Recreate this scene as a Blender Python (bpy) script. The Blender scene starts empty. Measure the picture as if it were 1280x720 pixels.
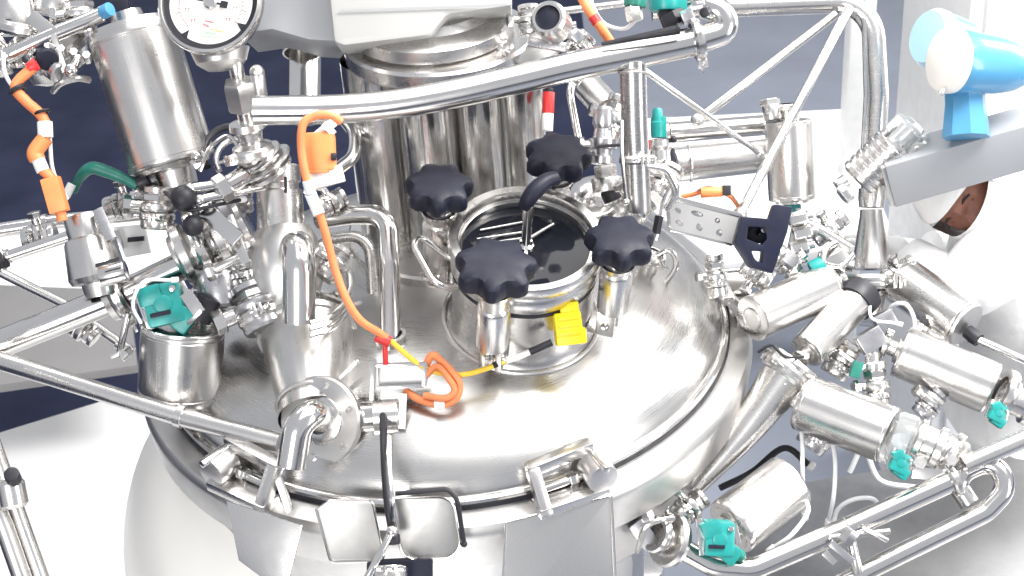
import bpy, bmesh, math, random
from mathutils import Vector, Matrix
random.seed(7)
V = Vector
PI = math.pi
S = bpy.context.scene
COL = S.collection

# ------------------------------------------------------------------ camera
CAM_D, CAM_H, YAW, PITCH, ROLL = 2.83646, 1.83094, 0.0521527, 0.5506788, -0.0730728
F = 1969.717                       # focal length in photograph pixels (1280 wide)
CAM = V((0, -CAM_D, CAM_H))
FWD = V((math.sin(YAW)*math.cos(PITCH), math.cos(YAW)*math.cos(PITCH), -math.sin(PITCH)))
_r = V((math.cos(YAW), -math.sin(YAW), 0)); _u = _r.cross(FWD)
RGT = math.cos(ROLL)*_r + math.sin(ROLL)*_u
UPV = -math.sin(ROLL)*_r + math.cos(ROLL)*_u
cd = bpy.data.cameras.new('camera'); cam = bpy.data.objects.new('camera', cd); COL.objects.link(cam)
cam.matrix_world = Matrix(((RGT.x, UPV.x, -FWD.x, CAM.x), (RGT.y, UPV.y, -FWD.y, CAM.y), (RGT.z, UPV.z, -FWD.z, CAM.z), (0, 0, 0, 1)))
cd.sensor_width = 36; cd.lens = 36*F/1280; cd.clip_end = 200; cd.clip_start = 0.05
cd.dof.use_dof = True; cd.dof.focus_distance = 3.05; cd.dof.aperture_fstop = 7.0
S.camera = cam
D0 = (V((0, 0, 0)) - CAM).dot(FWD)

# ------------------------------------------------------------------ light
wd = bpy.data.worlds.new('World'); S.world = wd; wd.use_nodes = True
bg = wd.node_tree.nodes['Background']; bg.inputs[0].default_value = (0.90, 0.93, 1.0, 1); bg.inputs[1].default_value = 0.38
def lamp(name, loc, target, sx, sy, power, col=(1, .98, .945)):
    l = bpy.data.lights.new(name, 'AREA'); l.shape = 'RECTANGLE'; l.size = sx; l.size_y = sy; l.energy = power; l.color = col
    o = bpy.data.objects.new(name, l); COL.objects.link(o); o.location = loc
    o.rotation_euler = (V(target)-V(loc)).to_track_quat('-Z', 'Y').to_euler()
    return o
# rows of ceiling luminaires over the vessel, unseen upright fill lights, not windows, added right and behind the camera
lamp('ceiling_lamp', (1.5, 0.3, 3.7), (1.5, 0.3, 0), 4.2, 4.8, 118)
lamp('ceiling_lamp', (2.1, -0.5, 3.2), (0.6, 0, 0), 1.0, 2.0, 125)
lamp('ceiling_lamp', (-1.2, 1.6, 3.3), (0, 0, 0), 1.8, 0.4, 22)
lamp('fill_light', (4.2, 1.4, 1.2), (0, 0, 0), 1.4, 2.6, 95)
lamp('fill_light', (3.6, -2.6, 0.9), (0.4, 0, 0), 0.9, 2.2, 40)
lamp('fill_light', (-1.6, -4.8, 1.4), (0, 0, 0.1), 1.4, 2.0, 75)
S.view_settings.view_transform = 'Standard'; S.view_settings.look = 'None'; S.view_settings.gamma = 1
S.view_settings.exposure = 0.92
S.render.engine = 'CYCLES'
S.cycles.max_bounces = 8; S.cycles.glossy_bounces = 6; S.cycles.transmission_bounces = 6

# ------------------------------------------------------------------ pixel <-> place helpers
def W(x, y, d=0.0):                                    # point seen at photo pixel (x, y), d metres beyond the vessel centre's depth
    z = D0 + d
    return CAM + FWD*z + RGT*((x-640)/F*z) - UPV*((y-360)/F*z)
def ray(x, y):
    return (FWD + RGT*((x-640)/F) - UPV*((y-360)/F)).normalized()
def Zp(x, y, z):                                       # the same on the horizontal plane of height z
    r = ray(x, y); return CAM + r*((z-CAM.z)/r.z)
def m(px, d=0.0): return px*(D0+d)/F                   # pixels -> metres at that depth
def view(a, b, c=0.0): return (RGT*a + UPV*b + FWD*c).normalized()
UP = V((0, 0, 1))

# ------------------------------------------------------------------ mesh builder
def frame(ax):
    ax = ax.normalized()
    t = V((0, 0, 1)) if abs(ax.z) < .9 else V((1, 0, 0))
    a = t.cross(ax).normalized(); b = ax.cross(a).normalized()
    return a, b, ax
def fillet(pts, rad, n=7):
    pts = [V(p) for p in pts]
    out = [pts[0]]
    for i in range(1, len(pts)-1):
        p, a, b = pts[i], pts[i-1], pts[i+1]
        da, db = (a-p), (b-p); la, lb = da.length, db.length
        da.normalize(); db.normalize()
        ang = da.angle(db)
        if ang > PI-0.03: out.append(p); continue
        t = min(rad/math.tan(ang/2), la*.49, lb*.49); rr = t*math.tan(ang/2)
        c = p + (da+db).normalized()*(rr/math.sin(ang/2))
        s, e = p+da*t-c, p+db*t-c
        w = s.angle(e)
        for k in range(n+1):
            q = k/n
            out.append(c + (s*math.sin((1-q)*w)+e*math.sin(q*w))/math.sin(w))
    out.append(pts[-1]); return out
def spline(pts, n=8):
    pts = [V(p) for p in pts]; q = [pts[0]*2-pts[1]] + pts + [pts[-1]*2-pts[-2]]
    out = []
    for i in range(1, len(q)-2):
        a, b, c, d = q[i-1], q[i], q[i+1], q[i+2]
        for k in range(n):
            t = k/n
            out.append(.5*((2*b)+(c-a)*t+(2*a-5*b+4*c-d)*t*t+(3*b-a-3*c+d)*t**3))
    out.append(pts[-1]); return out

class MB:
    def __init__(s): s.v = []; s.f = []; s.uv = []
    def add(s, vs, fs, uvs=None):
        o = len(s.v); s.v += [V(p) for p in vs]
        s.f += [tuple(i+o for i in f) for f in fs]
        s.uv += uvs if uvs else [None]*len(fs)
        return s
    def lathe(s, P, ax, prof, seg=40):
        P = V(P); a, b, ax = frame(V(ax)); vs = []; fs = []; uvs = []; rows = []
        L = 0; acc = [0]
        for i in range(1, len(prof)):
            L += math.hypot(prof[i][0]-prof[i-1][0], prof[i][1]-prof[i-1][1]); acc.append(L)
        for h, r in prof:
            if r < 1e-6: rows.append([len(vs)]); vs.append(P+ax*h)
            else:
                rows.append(list(range(len(vs), len(vs)+seg)))
                vs += [P+ax*h+(a*math.cos(2*PI*k/seg)+b*math.sin(2*PI*k/seg))*r for k in range(seg)]
        for i in range(len(rows)-1):
            A, B = rows[i], rows[i+1]
            v0, v1 = acc[i], acc[i+1]
            for k in range(seg):
                k2 = (k+1) % seg; u0, u1 = k/seg, (k+1)/seg
                if len(A) == 1 and len(B) == 1: continue
                if len(A) == 1: fs.append((A[0], B[k], B[k2])); uvs.append(((u0, v0), (u0, v1), (u1, v1)))
                elif len(B) == 1: fs.append((A[k], B[0], A[k2])); uvs.append(((u0, v0), (u0, v1), (u1, v0)))
                else: fs.append((A[k], B[k], B[k2], A[k2])); uvs.append(((u0, v0), (u0, v1), (u1, v1), (u1, v0)))
        # orient outwards: lathe above gives outward normals when h grows with the axis and a x b = ax
        fs = [tuple(reversed(f)) for f in fs]; uvs = [tuple(reversed(u)) for u in uvs]
        return s.add(vs, fs, uvs)
    def cyl(s, A, B, r, b=None, seg=32, r2=None, extra=None):
        A, B = V(A), V(B); L = (B-A).length; r2 = r if r2 is None else r2
        b = min(r, r2)*.08 if b is None else b
        pr = [(0, 0), (0, r-b), (b*.3, r-b*.3), (b, r)] + (extra or []) + [(L-b, r2), (L-b*.3, r2-b*.3), (L, r2-b), (L, 0)]
        return s.lathe(A, B-A, pr, seg)
    def tube(s, path, r, seg=16, caps=True, closed=False, rfun=None):
        pts = [V(p) for p in path]; n = len(pts); vs = []; fs = []; uvs = []
        tang = []
        for i in range(n):
            if closed: t = pts[(i+1) % n]-pts[i-1]
            else: t = pts[min(i+1, n-1)]-pts[max(i-1, 0)]
            tang.append(t.normalized() if t.length > 1e-9 else V((0, 0, 1)))
        a, b, _ = frame(tang[0]); L = 0
        lens = []
        for i in range(n):
            if i:
                L += (pts[i]-pts[i-1]).length
                q = tang[i-1].rotation_difference(tang[i]); a = q @ a
                a = (a - tang[i]*a.dot(tang[i])).normalized()
            lens.append(L)
            b = tang[i].cross(a)
            rr = rfun(i/(n-1)) if rfun else r
            vs += [pts[i]+(a*math.cos(2*PI*k/seg)+b*math.sin(2*PI*k/seg))*rr for k in range(seg)]
        for i in range(n if closed else n-1):
            j = (i+1) % n
            for k in range(seg):
                k2 = (k+1) % seg
                fs.append((i*seg+k, i*seg+k2, j*seg+k2, j*seg+k))
                v0, v1 = lens[i], lens[j] if j else lens[i]+.01
                uvs.append(((k/seg, v0), ((k+1)/seg, v0), ((k+1)/seg, v1), (k/seg, v1)))
        if caps and not closed:
            fs.append(tuple(reversed(range(seg)))); uvs.append(None)
            fs.append(tuple(range((n-1)*seg, n*seg))); uvs.append(None)
        return s.add(vs, fs, uvs)
    def pipe(s, pts, r, bend=None, seg=18): return s.tube(fillet(pts, bend or r*2.4), r, seg)
    def box(s, c, ex, ey, ez, hx, hy, hz, b=None):     # centre, axes, half sizes
        c = V(c); ex, ey, ez = V(ex).normalized(), V(ey).normalized(), V(ez).normalized()
        b = min(hx, hy, hz)*.18 if b is None else b
        bm = bmesh.new(); bmesh.ops.create_cube(bm, size=2)
        for v in bm.verts: v.co = V((v.co.x*hx, v.co.y*hy, v.co.z*hz))
        if b > 0: bmesh.ops.bevel(bm, geom=list(bm.edges), offset=b, segments=2, profile=.6, affect='EDGES')
        vs = [c+ex*v.co.x+ey*v.co.y+ez*v.co.z for v in bm.verts]
        bm.verts.index_update()
        flip = ex.cross(ey).dot(ez) < 0
        fs = [tuple(v.index for v in (reversed(f.verts) if flip else f.verts)) for f in bm.faces]
        bm.free(); return s.add(vs, fs)
    def bar(s, A, B, w, t, side, b=None):              # rectangular bar from A to B, width w across `side`, thickness t
        A, B = V(A), V(B); ax = (B-A).normalized(); sd = (V(side)-ax*V(side).dot(ax)).normalized()
        return s.box((A+B)/2, ax, sd, ax.cross(sd), (B-A).length/2, w/2, t/2, b)
    def prism(s, poly, holes, depth, b=0.0):           # world-space planar loops, extruded along their normal away from camera
        bm = bmesh.new()
        def loop(l):
            vs = [bm.verts.new(V(p)) for p in l]; return [bm.edges.new((vs[i], vs[(i+1) % len(vs)])) for i in range(len(vs))]
        E = loop(poly)
        for h in holes: E += loop(h)
        if holes: bmesh.ops.triangle_fill(bm, edges=E, use_beauty=True)
        else: bm.faces.new(bm.verts)
        bm.normal_update(); n = V((0, 0, 0))
        for f in bm.faces: n += f.normal*f.calc_area()
        n.normalize()
        if n.dot(FWD) > 0: n = -n
        for f in bm.faces:
            if f.normal.dot(n) < 0: f.normal_flip()
        ext = bmesh.ops.extrude_face_region(bm, geom=list(bm.faces))
        nv = [g for g in ext['geom'] if isinstance(g, bmesh.types.BMVert)]
        for v in nv: v.co += n*depth
        bmesh.ops.recalc_face_normals(bm, faces=list(bm.faces))
        if b > 0:
            ed = [e for e in bm.edges if len(e.link_faces) == 2 and e.calc_face_angle(0) > .6]
            bmesh.ops.bevel(bm, geom=ed, offset=b, segments=2, profile=.6, affect='EDGES')
        bm.verts.index_update()
        s.add([v.co.copy() for v in bm.verts], [tuple(v.index for v in f.verts) for f in bm.faces]); bm.free(); return s
    def ball(s, c, r, ax=UP, sq=1.0, seg=24):
        n = 10
        return s.lathe(V(c), ax, [(-r*sq*math.cos(PI*i/n), r*math.sin(PI*i/n)) for i in range(n+1)], seg)
    def ring(s, P, ax, r, t, seg=48, tseg=10):
        a, b, ax = frame(V(ax))
        return s.tube([V(P)+(a*math.cos(2*PI*k/seg)+b*math.sin(2*PI*k/seg))*r for k in range(seg)], t, tseg, closed=True)
    def hexn(s, A, B, r):
        return s.lathe(A, V(B)-V(A), [(0, 0), (0, r*.92), ((V(B)-V(A)).length*.12, r), ((V(B)-V(A)).length*.88, r), ((V(B)-V(A)).length, r*.92), ((V(B)-V(A)).length, 0)], 6)

MAT = {}
def mesh_of(mb, name, mat, org):
    me = bpy.data.meshes.new(name)
    me.from_pydata([tuple(v-org) for v in mb.v], [], mb.f)
    ul = me.uv_layers.new(name='UVMap'); i = 0
    buf = [0.0]*(2*len(me.loops))
    for f, uv in zip(mb.f, mb.uv):
        for k in range(len(f)):
            if uv: buf[2*i], buf[2*i+1] = uv[k]
            i += 1
    ul.data.foreach_set('uv', buf)
    me.polygons.foreach_set('use_smooth', [True]*len(me.polygons))
    me.set_sharp_from_angle(angle=math.radians(32))
    me.materials.append(MAT[mat]); me.update(); return me
class Thing:
    def __init__(s, name, label, cat, group=None, kind=None):
        s.name, s.label, s.cat, s.group, s.kind = name, label, cat, group, kind; s.parts = []
    def part(s, name, mb, mat, sub=None, label=None):
        s.parts.append((name, mb, mat, sub, label)); return len(s.parts)-1
    def done(s):
        allv = [v for p in s.parts for v in p[1].v]
        zmin = min(v.z for v in allv); base = V((sum(v.x for v in allv)/len(allv), sum(v.y for v in allv)/len(allv), zmin))
        if len(s.parts) == 1:
            n, mb, mat, _, _ = s.parts[0]
            root = bpy.data.objects.new(s.name, mesh_of(mb, s.name, mat, base)); COL.objects.link(root)
        else:
            root = bpy.data.objects.new(s.name, None); root.empty_display_size = .05; COL.objects.link(root)
            made = []
            for n, mb, mat, sub, lab in s.parts:
                o = bpy.data.objects.new(n, mesh_of(mb, n, mat, base)); COL.objects.link(o)
                o.parent = root if sub is None else made[sub]
                if lab: o['label'] = lab
                made.append(o)
        root.location = base
        if s.kind: root['kind'] = s.kind
        if s.label: root['label'] = s.label
        if s.cat: root['category'] = s.cat
        if s.group: root['group'] = s.group
        return root
def single(name, label, cat, mb, mat, group=None, kind=None):
    t = Thing(name, label, cat, group, kind); t.part(name, mb, mat); return t.done()

# ------------------------------------------------------------------ materials
def mk(name): 
    mt = bpy.data.materials.new(name); mt.use_nodes = True; MAT[name] = mt
    nt = mt.node_tree; return mt, nt, nt.nodes['Principled BSDF']
def nd(nt, t, **kw):
    n = nt.nodes.new(t)
    for k, v in kw.items(): setattr(n, k, v)
    return n
def steel(name, base, r0, r1, scale=9, streak=0.0, sbump=0.03, smudge=1.0, around=True):
    mt, nt, b = mk(name); L = nt.links
    b.inputs['Metallic'].default_value = 1
    co = nd(nt, 'ShaderNodeTexCoord')
    n1 = nd(nt, 'ShaderNodeTexNoise'); n1.inputs['Scale'].default_value = scale; n1.inputs['Detail'].default_value = 5; n1.inputs['Roughness'].default_value = .62
    L.new(co.outputs['Object'], n1.inputs['Vector'])
    mp = nd(nt, 'ShaderNodeMapping'); mp.inputs['Scale'].default_value = (3, 900, 1) if around else (42, 5, 1)
    L.new(co.outputs['UV'], mp.inputs['Vector'])
    n2 = nd(nt, 'ShaderNodeTexNoise'); n2.inputs['Scale'].default_value = 1; n2.inputs['Detail'].default_value = 3
    L.new(mp.outputs[0], n2.inputs['Vector'])
    mx = nd(nt, 'ShaderNodeMath', operation='MULTIPLY_ADD'); mx.inputs[1].default_value = streak
    L.new(n2.outputs[0], mx.inputs[0]); L.new(n1.outputs[0], mx.inputs[2])
    mr = nd(nt, 'ShaderNodeMapRange'); mr.inputs[1].default_value = .3+streak*.3; mr.inputs[2].default_value = .75+streak*.7; mr.inputs[3].default_value = r0; mr.inputs[4].default_value = r1
    L.new(mx.outputs[0], mr.inputs[0]); L.new(mr.outputs[0], b.inputs['Roughness'])
    cr = nd(nt, 'ShaderNodeMapRange'); cr.inputs[1].default_value = .25; cr.inputs[2].default_value = .8; cr.inputs[3].default_value = 1.0; cr.inputs[4].default_value = 1-.16*smudge
    L.new(n1.outputs[0], cr.inputs[0])
    cm = nd(nt, 'ShaderNodeMix', data_type='RGBA', blend_type='MULTIPLY'); cm.inputs[0].default_value = 1
    cm.inputs[6].default_value = (*base, 1); L.new(cr.outputs[0], cm.inputs[7]); L.new(cm.outputs[2], b.inputs['Base Color'])
    bp = nd(nt, 'ShaderNodeBump'); bp.inputs['Strength'].default_value = sbump; bp.inputs['Distance'].default_value = .004
    L.new(mx.outputs[0], bp.inputs['Height']); L.new(bp.outputs[0], b.inputs['Normal'])
    return mt
steel('steel', (.69, .675, .66), .20, .36, 14, .35, .05)
steel('steel_brushed', (.66, .645, .63), .22, .38, 10, .8, .10, around=False)
steel('steel_column', (.66, .65, .64), .14, .24, 6, 1.2, .22, around=False)
steel('steel_polished', (.71, .695, .68), .13, .26, 9, .2, .04)
steel('steel_lid', (.68, .67, .66), .15, .44, 3.2, .6, .05, 2.6)
steel('plate_grey', (.44, .435, .43), .36, .55, 9, .3, .06, 1.8)
steel('steel_satin', (.66, .65, .64), .30, .50, 7, .3, .06, 1.8)
steel('steel_cast', (.55, .545, .56), .22, .42, 30, .2, .12)
def paint(name, col, rough=.4, var=.12, scale=20, bump=.02, spec=.5, coat=0.0):
    mt, nt, b = mk(name); L = nt.links
    co = nd(nt, 'ShaderNodeTexCoord')
    n1 = nd(nt, 'ShaderNodeTexNoise'); n1.inputs['Scale'].default_value = scale; n1.inputs['Detail'].default_value = 6
    L.new(co.outputs['Object'], n1.inputs['Vector'])
    cr = nd(nt, 'ShaderNodeMapRange'); cr.inputs[1].default_value = .3; cr.inputs[2].default_value = .75; cr.inputs[3].default_value = 1+var*.4; cr.inputs[4].default_value = 1-var
    L.new(n1.outputs[0], cr.inputs[0])
    cm = nd(nt, 'ShaderNodeMix', data_type='RGBA', blend_type='MULTIPLY'); cm.inputs[0].default_value = 1
    cm.inputs[6].default_value = (*col, 1); L.new(cr.outputs[0], cm.inputs[7]); L.new(cm.outputs[2], b.inputs['Base Color'])
    rr = nd(nt, 'ShaderNodeMapRange'); rr.inputs[1].default_value = .3; rr.inputs[2].default_value = .7; rr.inputs[3].default_value = rough*.8; rr.inputs[4].default_value = min(1, rough*1.25)
    L.new(n1.outputs[0], rr.inputs[0]); L.new(rr.outputs[0], b.inputs['Roughness'])
    bp = nd(nt, 'ShaderNodeBump'); bp.inputs['Strength'].default_value = bump; bp.inputs['Distance'].default_value = .01
    L.new(n1.outputs[0], bp.inputs['Height']); L.new(bp.outputs[0], b.inputs['Normal'])
    b.inputs['Specular IOR Level'].default_value = spec; b.inputs['Coat Weight'].default_value = coat
    return mt
paint('navy_plastic', (.009, .010, .022), .5, .3, 25, .05, spec=.28)
paint('black_rubber', (.010, .010, .016), .5, .2, 40, .03)
paint('dark_blue_plastic', (.007, .009, .026), .45, .3, 30, .08, spec=.3)
paint('teal_plastic', (.01, .26, .245), .35, .25, 40, .04)
paint('green_plastic', (.015, .17, .13), .4, .25, 40, .04)
paint('orange_plastic', (.80, .27, .09), .45, .18, 30, .03)
paint('orange_cable', (.78, .24, .09), .5, .2, 30, .03)
paint('yellow_plastic', (.85, .62, .0), .45, .15, 40, .05)
paint('yellow_cable', (.85, .55, .05), .5, .15, 40, .02)
paint('red_plastic', (.62, .03, .03), .45, .15, 40, .02)
paint('white_plastic', (.80, .80, .79), .45, .06, 25, .02)
paint('dial_white', (.78, .76, .73), .55, .05, 12, .0)
paint('dial_red', (.60, .16, .17), .6, .1, 12, .0)
paint('dial_green', (.30, .50, .32), .6, .1, 12, .0)
paint('dial_orange', (.75, .38, .18), .6, .1, 12, .0)
paint('dial_grey', (.28, .25, .25), .6, .1, 12, .0)
paint('grey_paint', (.38, .38, .375), .5, .06, 6, .02)
paint('beam_paint', (.30, .31, .33), .45, .08, 5, .02)
paint('blue_paint', (.07, .26, .46), .32, .12, 10, .02, coat=.3)
paint('pale_blue_paint', (.36, .58, .70), .35, .08, 10, .02, coat=.3)
paint('cream_paint', (.78, .75, .70), .4, .06, 10, .02)
paint('coat_cloth', (.80, .80, .80), .85, .05, 35, .3)
paint('trouser_cloth', (.04, .12, .32), .9, .2, 60, .3)
paint('skin', (.22, .09, .06), .55, .15, 40, .08)
paint('hair_dark', (.018, .012, .010), .6, .3, 80, .3)
paint('tarp', (.82, .82, .82), .6, .04, 4, .05)
paint('cream_tank', (.85, .83, .79), .35, .06, 3, .02)
paint('hose_white', (.72, .73, .74), .35, .06, 20, .02)
mt, nt, b = mk('sight_glass')
b.inputs['Base Color'].default_value = (.01, .011, .016, 1); b.inputs['Roughness'].default_value = .05; b.inputs['Specular IOR Level'].default_value = .3
mt, nt, b = mk('clear_plastic')
b.inputs['Base Color'].default_value = (.90, .93, .93, 1); b.inputs['Roughness'].default_value = .12; b.inputs['Transmission Weight'].default_value = .85; b.inputs['IOR'].default_value = 1.35
# floors
mt, nt, b = mk('navy_floor'); L = nt.links
co = nd(nt, 'ShaderNodeTexCoord'); n1 = nd(nt, 'ShaderNodeTexNoise'); n1.inputs['Scale'].default_value = 3; n1.inputs['Detail'].default_value = 7
L.new(co.outputs['Object'], n1.inputs['Vector'])
rp = nd(nt, 'ShaderNodeValToRGB'); rp.color_ramp.elements[0].position = .3; rp.color_ramp.elements[0].color = (.010, .014, .040, 1); rp.color_ramp.elements[1].position = .8; rp.color_ramp.elements[1].color = (.030, .036, .075, 1)
L.new(n1.outputs[0], rp.inputs[0]); L.new(rp.outputs[0], b.inputs['Base Color']); b.inputs['Roughness'].default_value = .65; b.inputs['Specular IOR Level'].default_value = .2
steel('deck_steel', (.46, .46, .47), .30, .55, 5, .0, .2, 3.2)
paint('grey_floor', (.22, .24, .29), .5, .15, 2, .02)
paint('table_grey', (.19, .185, .185), .35, .15, 4, .03)
# ------------------------------------------------------------------ shared pieces
def rim(h, r, t, w):                                     # clamp ring profile pieces
    return [(h-w, r), (h-w, r+t*.55), (h-w*.45, r+t), (h+w*.45, r+t), (h+w, r+t*.55), (h+w, r)]
def clamp(T, P, ax, r, side=None, t=None, w=None, mat='steel'):
    P = V(P); ax = V(ax).normalized(); t = t or r*.28; w = w or r*.30
    side = V(side) if side else UPV - FWD*.4
    sd = (side-ax*side.dot(ax)).normalized(); tn = ax.cross(sd)
    i = T.part('clamp_band', MB().lathe(P, ax, [(-w, r*.9), (-w, r+t*.6), (-w*.5, r+t), (-w*.12, r+t), (-w*.08, r+t*.86), (w*.08, r+t*.86), (w*.12, r+t), (w*.5, r+t), (w, r+t*.6), (w, r*.9)], 36), mat)
    c = P+sd*(r+t*1.5)
    T.part('clamp_lug', MB().box(c+tn*t*.55, ax, sd, tn, w*.9, t*.9, t*.35).box(c-tn*t*.55, ax, sd, tn, w*.9, t*.9, t*.35), mat, i)
    T.part('clamp_bolt', MB().cyl(c-tn*t*1.5+sd*t*.3, c+tn*t*2.0+sd*t*.3, t*.28, seg=12), mat, i)
    q = c+tn*t*1.5+sd*t*.3
    T.part('wing_nut', MB().hexn(q-tn*t*.3, q+tn*t*.5, t*.55).bar(q+tn*t*.3, q+tn*t*.7+sd*t*1.4, w*.5, t*.25, ax).bar(q+tn*t*.3, q+tn*t*.7-sd*t*1.4+ax*.0, w*.5, t*.25, ax), mat, i)
def housing(A, B, r, seg=44):                            # actuator can with pressed end, a lip and a groove
    A, B = V(A), V(B); L = (B-A).length; b = r*.10
    pr = [(0, 0), (0, r*.78), (r*.02, r*.80), (r*.02, r*.90), (b*.25, r-b*.35), (b, r), (r*.22, r), (r*.235, r*.985), (r*.265, r*.985), (r*.28, r),
          (L-r*.16, r), (L-r*.145, r*.985), (L-r*.12, r*.985), (L-r*.105, r), (L-b*.7, r), (L-b*.2, r-b*.3), (L, r*.90), (L, r*.55), (L-r*.03, r*.52), (L-r*.03, 0)]
    return MB().lathe(A, B-A, pr, seg)
def bolts_on(P, ax, r, n, s, h, ph=0):
    a, b, ax = frame(V(ax)); out = []
    for k in range(n):
        t = 2*PI*k/n+ph; c = V(P)+(a*math.cos(t)+b*math.sin(t))*r
        out.append(MB().hexn(c, c+ax*h, s))
    return out
def indicator(A, ax, r, l, side):                        # lumpy moulded position indicator
    A = V(A); ax = V(ax).normalized(); sd = (V(side)-ax*V(side).dot(ax)).normalized(); tn = ax.cross(sd)
    mb = MB().lathe(A, ax, [(0, 0), (0, r*.8), (l*.1, r*.88), (l*.5, r*.92), (l*.55, r*.7), (l*.9, r*.66), (l, r*.5), (l, 0)], 20)
    mb.box(A+ax*l*.35+sd*r*.55, ax, sd, tn, l*.36, r*.55, r*.5); mb.box(A+ax*l*.45-sd*r*.4+tn*r*.5, ax, sd, tn, l*.25, r*.4, r*.4)
    return mb

def teal_lump(T, c, s, k, ax=None):                      # moulded switch box: stepped faces, screws, cable stub
    q = k*2.3-2.4; ex, ey, ez = view(1, q*.5, .1), view(-q*.5, 1, .1), view(.1, 0, -1)
    i = T.part('switch_box', MB().box(c, ex, ey, ez, 17*s*k, 19*s*k, 13*s*k, 4*s*k).box(c+ex*10*s*k-ey*14*s*k, view(.8, -.6), view(.6, .8), ez, 14*s*k, 11*s*k, 11*s*k, 3*s*k)
             .box(c-ex*10*s*k+ey*10*s*k+ez*6*s*k, view(1, .3), view(-.3, 1), ez, 11*s*k, 9*s*k, 9*s*k, 3*s*k).lathe(c+ez*10*s*k, ez, [(0, 9*s*k), (4*s*k, 8.5*s*k), (5*s*k, 6*s*k), (4*s*k, 0)], 18), 'teal_plastic')
    T.part('switch_screw', MB().cyl(c+ez*13*s*k+ex*11*s*k+ey*12*s*k, c+ez*16*s*k+ex*11*s*k+ey*12*s*k, 3*s*k, seg=12), 'steel_polished', i)
    if k > .9: T.part('switch_slot', MB().box(c+ez*13*s*k-ex*4*s*k-ey*8*s*k, ex, ey, ez, 9*s*k, 2*s*k, 2.5*s*k), 'navy_plastic', i)
    T.part('switch_strap', MB().bar(c-ex*22*s*k+ey*20*s*k, c-ex*16*s*k-ey*20*s*k, 7*s*k, 4*s*k, ex), 'steel_polished', i)
    T.part('switch_strap', MB().bar(c+ex*18*s*k+ey*16*s*k, c+ex*24*s*k-ey*6*s*k, 6*s*k, 4*s*k, ex), 'steel_polished', i)
# ------------------------------------------------------------------ setting
FL = -1.5
def slab(name, corners, z, thick, mat, label=None, cat=None, kind='structure', b=.006):
    pts = [V((*Zp(x, y, z).xy, z)) for x, y in corners]
    bm = bmesh.new(); vs = [bm.verts.new(p) for p in pts]; f = bm.faces.new(vs); bm.normal_update()
    if f.normal.z < 0: f.normal_flip()
    ext = bmesh.ops.extrude_face_region(bm, geom=[f]); nv = [g for g in ext['geom'] if isinstance(g, bmesh.types.BMVert)]
    for v in nv: v.co.z -= thick
    bmesh.ops.recalc_face_normals(bm, faces=list(bm.faces))
    bmesh.ops.bevel(bm, geom=list(bm.edges), offset=b, segments=2, profile=.6, affect='EDGES')
    bm.verts.index_update()
    mb = MB().add([v.co.copy() for v in bm.verts], [tuple(v.index for v in f.verts) for f in bm.faces]); bm.free()
    return single(name, label, cat, mb, mat, kind=kind)
fl = MB().add([(-30, -30, FL), (30, -30, FL), (30, 40, FL), (-30, 40, FL)], [(0, 1, 2, 3)])
single('floor', None, None, fl, 'navy_floor', kind='structure')
fs_ = MB().add([(-.30, -9, FL+.006), (12, -9, FL+.006), (12, 20, FL+.006), (2.2, 20, FL+.006), (.55, 1.0, FL+.006), (-.30, -1.0, FL+.006)], [(0, 1, 2, 3, 4, 5)])  # front reach is out of view, widened so the steel reflects paler floor
single('floor_sheet', None, None, fs_, 'grey_floor', kind='structure')
mz = -1.05
mp_ = [Zp(-160, 590, mz), Zp(132, 500, mz), Zp(420, 560, mz), V((.25, -1.0, mz)), V((.25, -3.0, mz)), V((-1.5, -3.0, mz))]  # near end is unseen, extended to brighten reflections in the vessel wall
single('white_floor_mat', 'white sheet lying flat at the lower left, below the vessel rim', 'sheet', MB().add(mp_+[p-UP*.05 for p in mp_], [(5, 4, 3, 2, 1, 0), (6, 7, 8, 9, 10, 11)]+[(i, (i+1) % 6, 6+(i+1) % 6, 6+i) for i in range(6)]), 'tarp')
slab('grey_table_top', [(-80, 352), (160, 362), (172, 456), (-80, 492)], -.72, .03, 'table_grey', 'grey table top at the left behind the crossing rods', 'table', None)
slab('white_board', [(-80, 296), (215, 268), (215, 352), (-80, 372)], -.78, .03, 'tarp', 'white board at the left edge behind the thin pipes', 'board', None)
slab('steel_deck', [(990, 604), (1340, 548), (1420, 760), (1260, 960), (800, 960), (880, 760)], -.42, .02, 'deck_steel', 'smudged steel deck plate under the pipe loop at lower right', 'deck plate', None)
slab('white_bench', [(800, 148), (1056, 136), (1120, 300), (900, 330), (800, 250)], -.75, .05, 'tarp', 'white bench top behind the fat horizontal tube at right', 'bench', None)
# white post and white cabinet far right
p0 = Zp(1062, 262, -.9)
t = Thing('white_post', 'tall white post behind the vertical pipe at upper right', 'post')
t.part('post', MB().box(V((p0.x, p0.y, (FL+.9)/2)), V((1, 0, 0)), V((0, 1, 0)), UP, m(21, .6), m(18, .6), (.9-FL)/2, .01), 'white_plastic')
t.done()
q = Zp(1330, 240, -.8)
t = Thing('white_cabinet', 'white cabinet behind the blue transmitter at the right edge', 'cabinet')
cc = W(1290, 60, .9)
t.part('cabinet_body', MB().box(V((cc.x, cc.y, (cc.z+.55+FL)/2)), V((1, -.05, 0)), V((.05, 1, 0)), UP, m(128, .9), .3, (cc.z+.55-FL)/2, .012), 'white_plastic')
t.part('cabinet_door', MB().box(V((cc.x, cc.y-.31, (cc.z+.50+FL)/2)), V((1, -.05, 0)), V((.05, 1, 0)), UP, m(118, .9), .012, (cc.z+.42-FL)/2, .005), 'white_plastic')
t.done()
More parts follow.
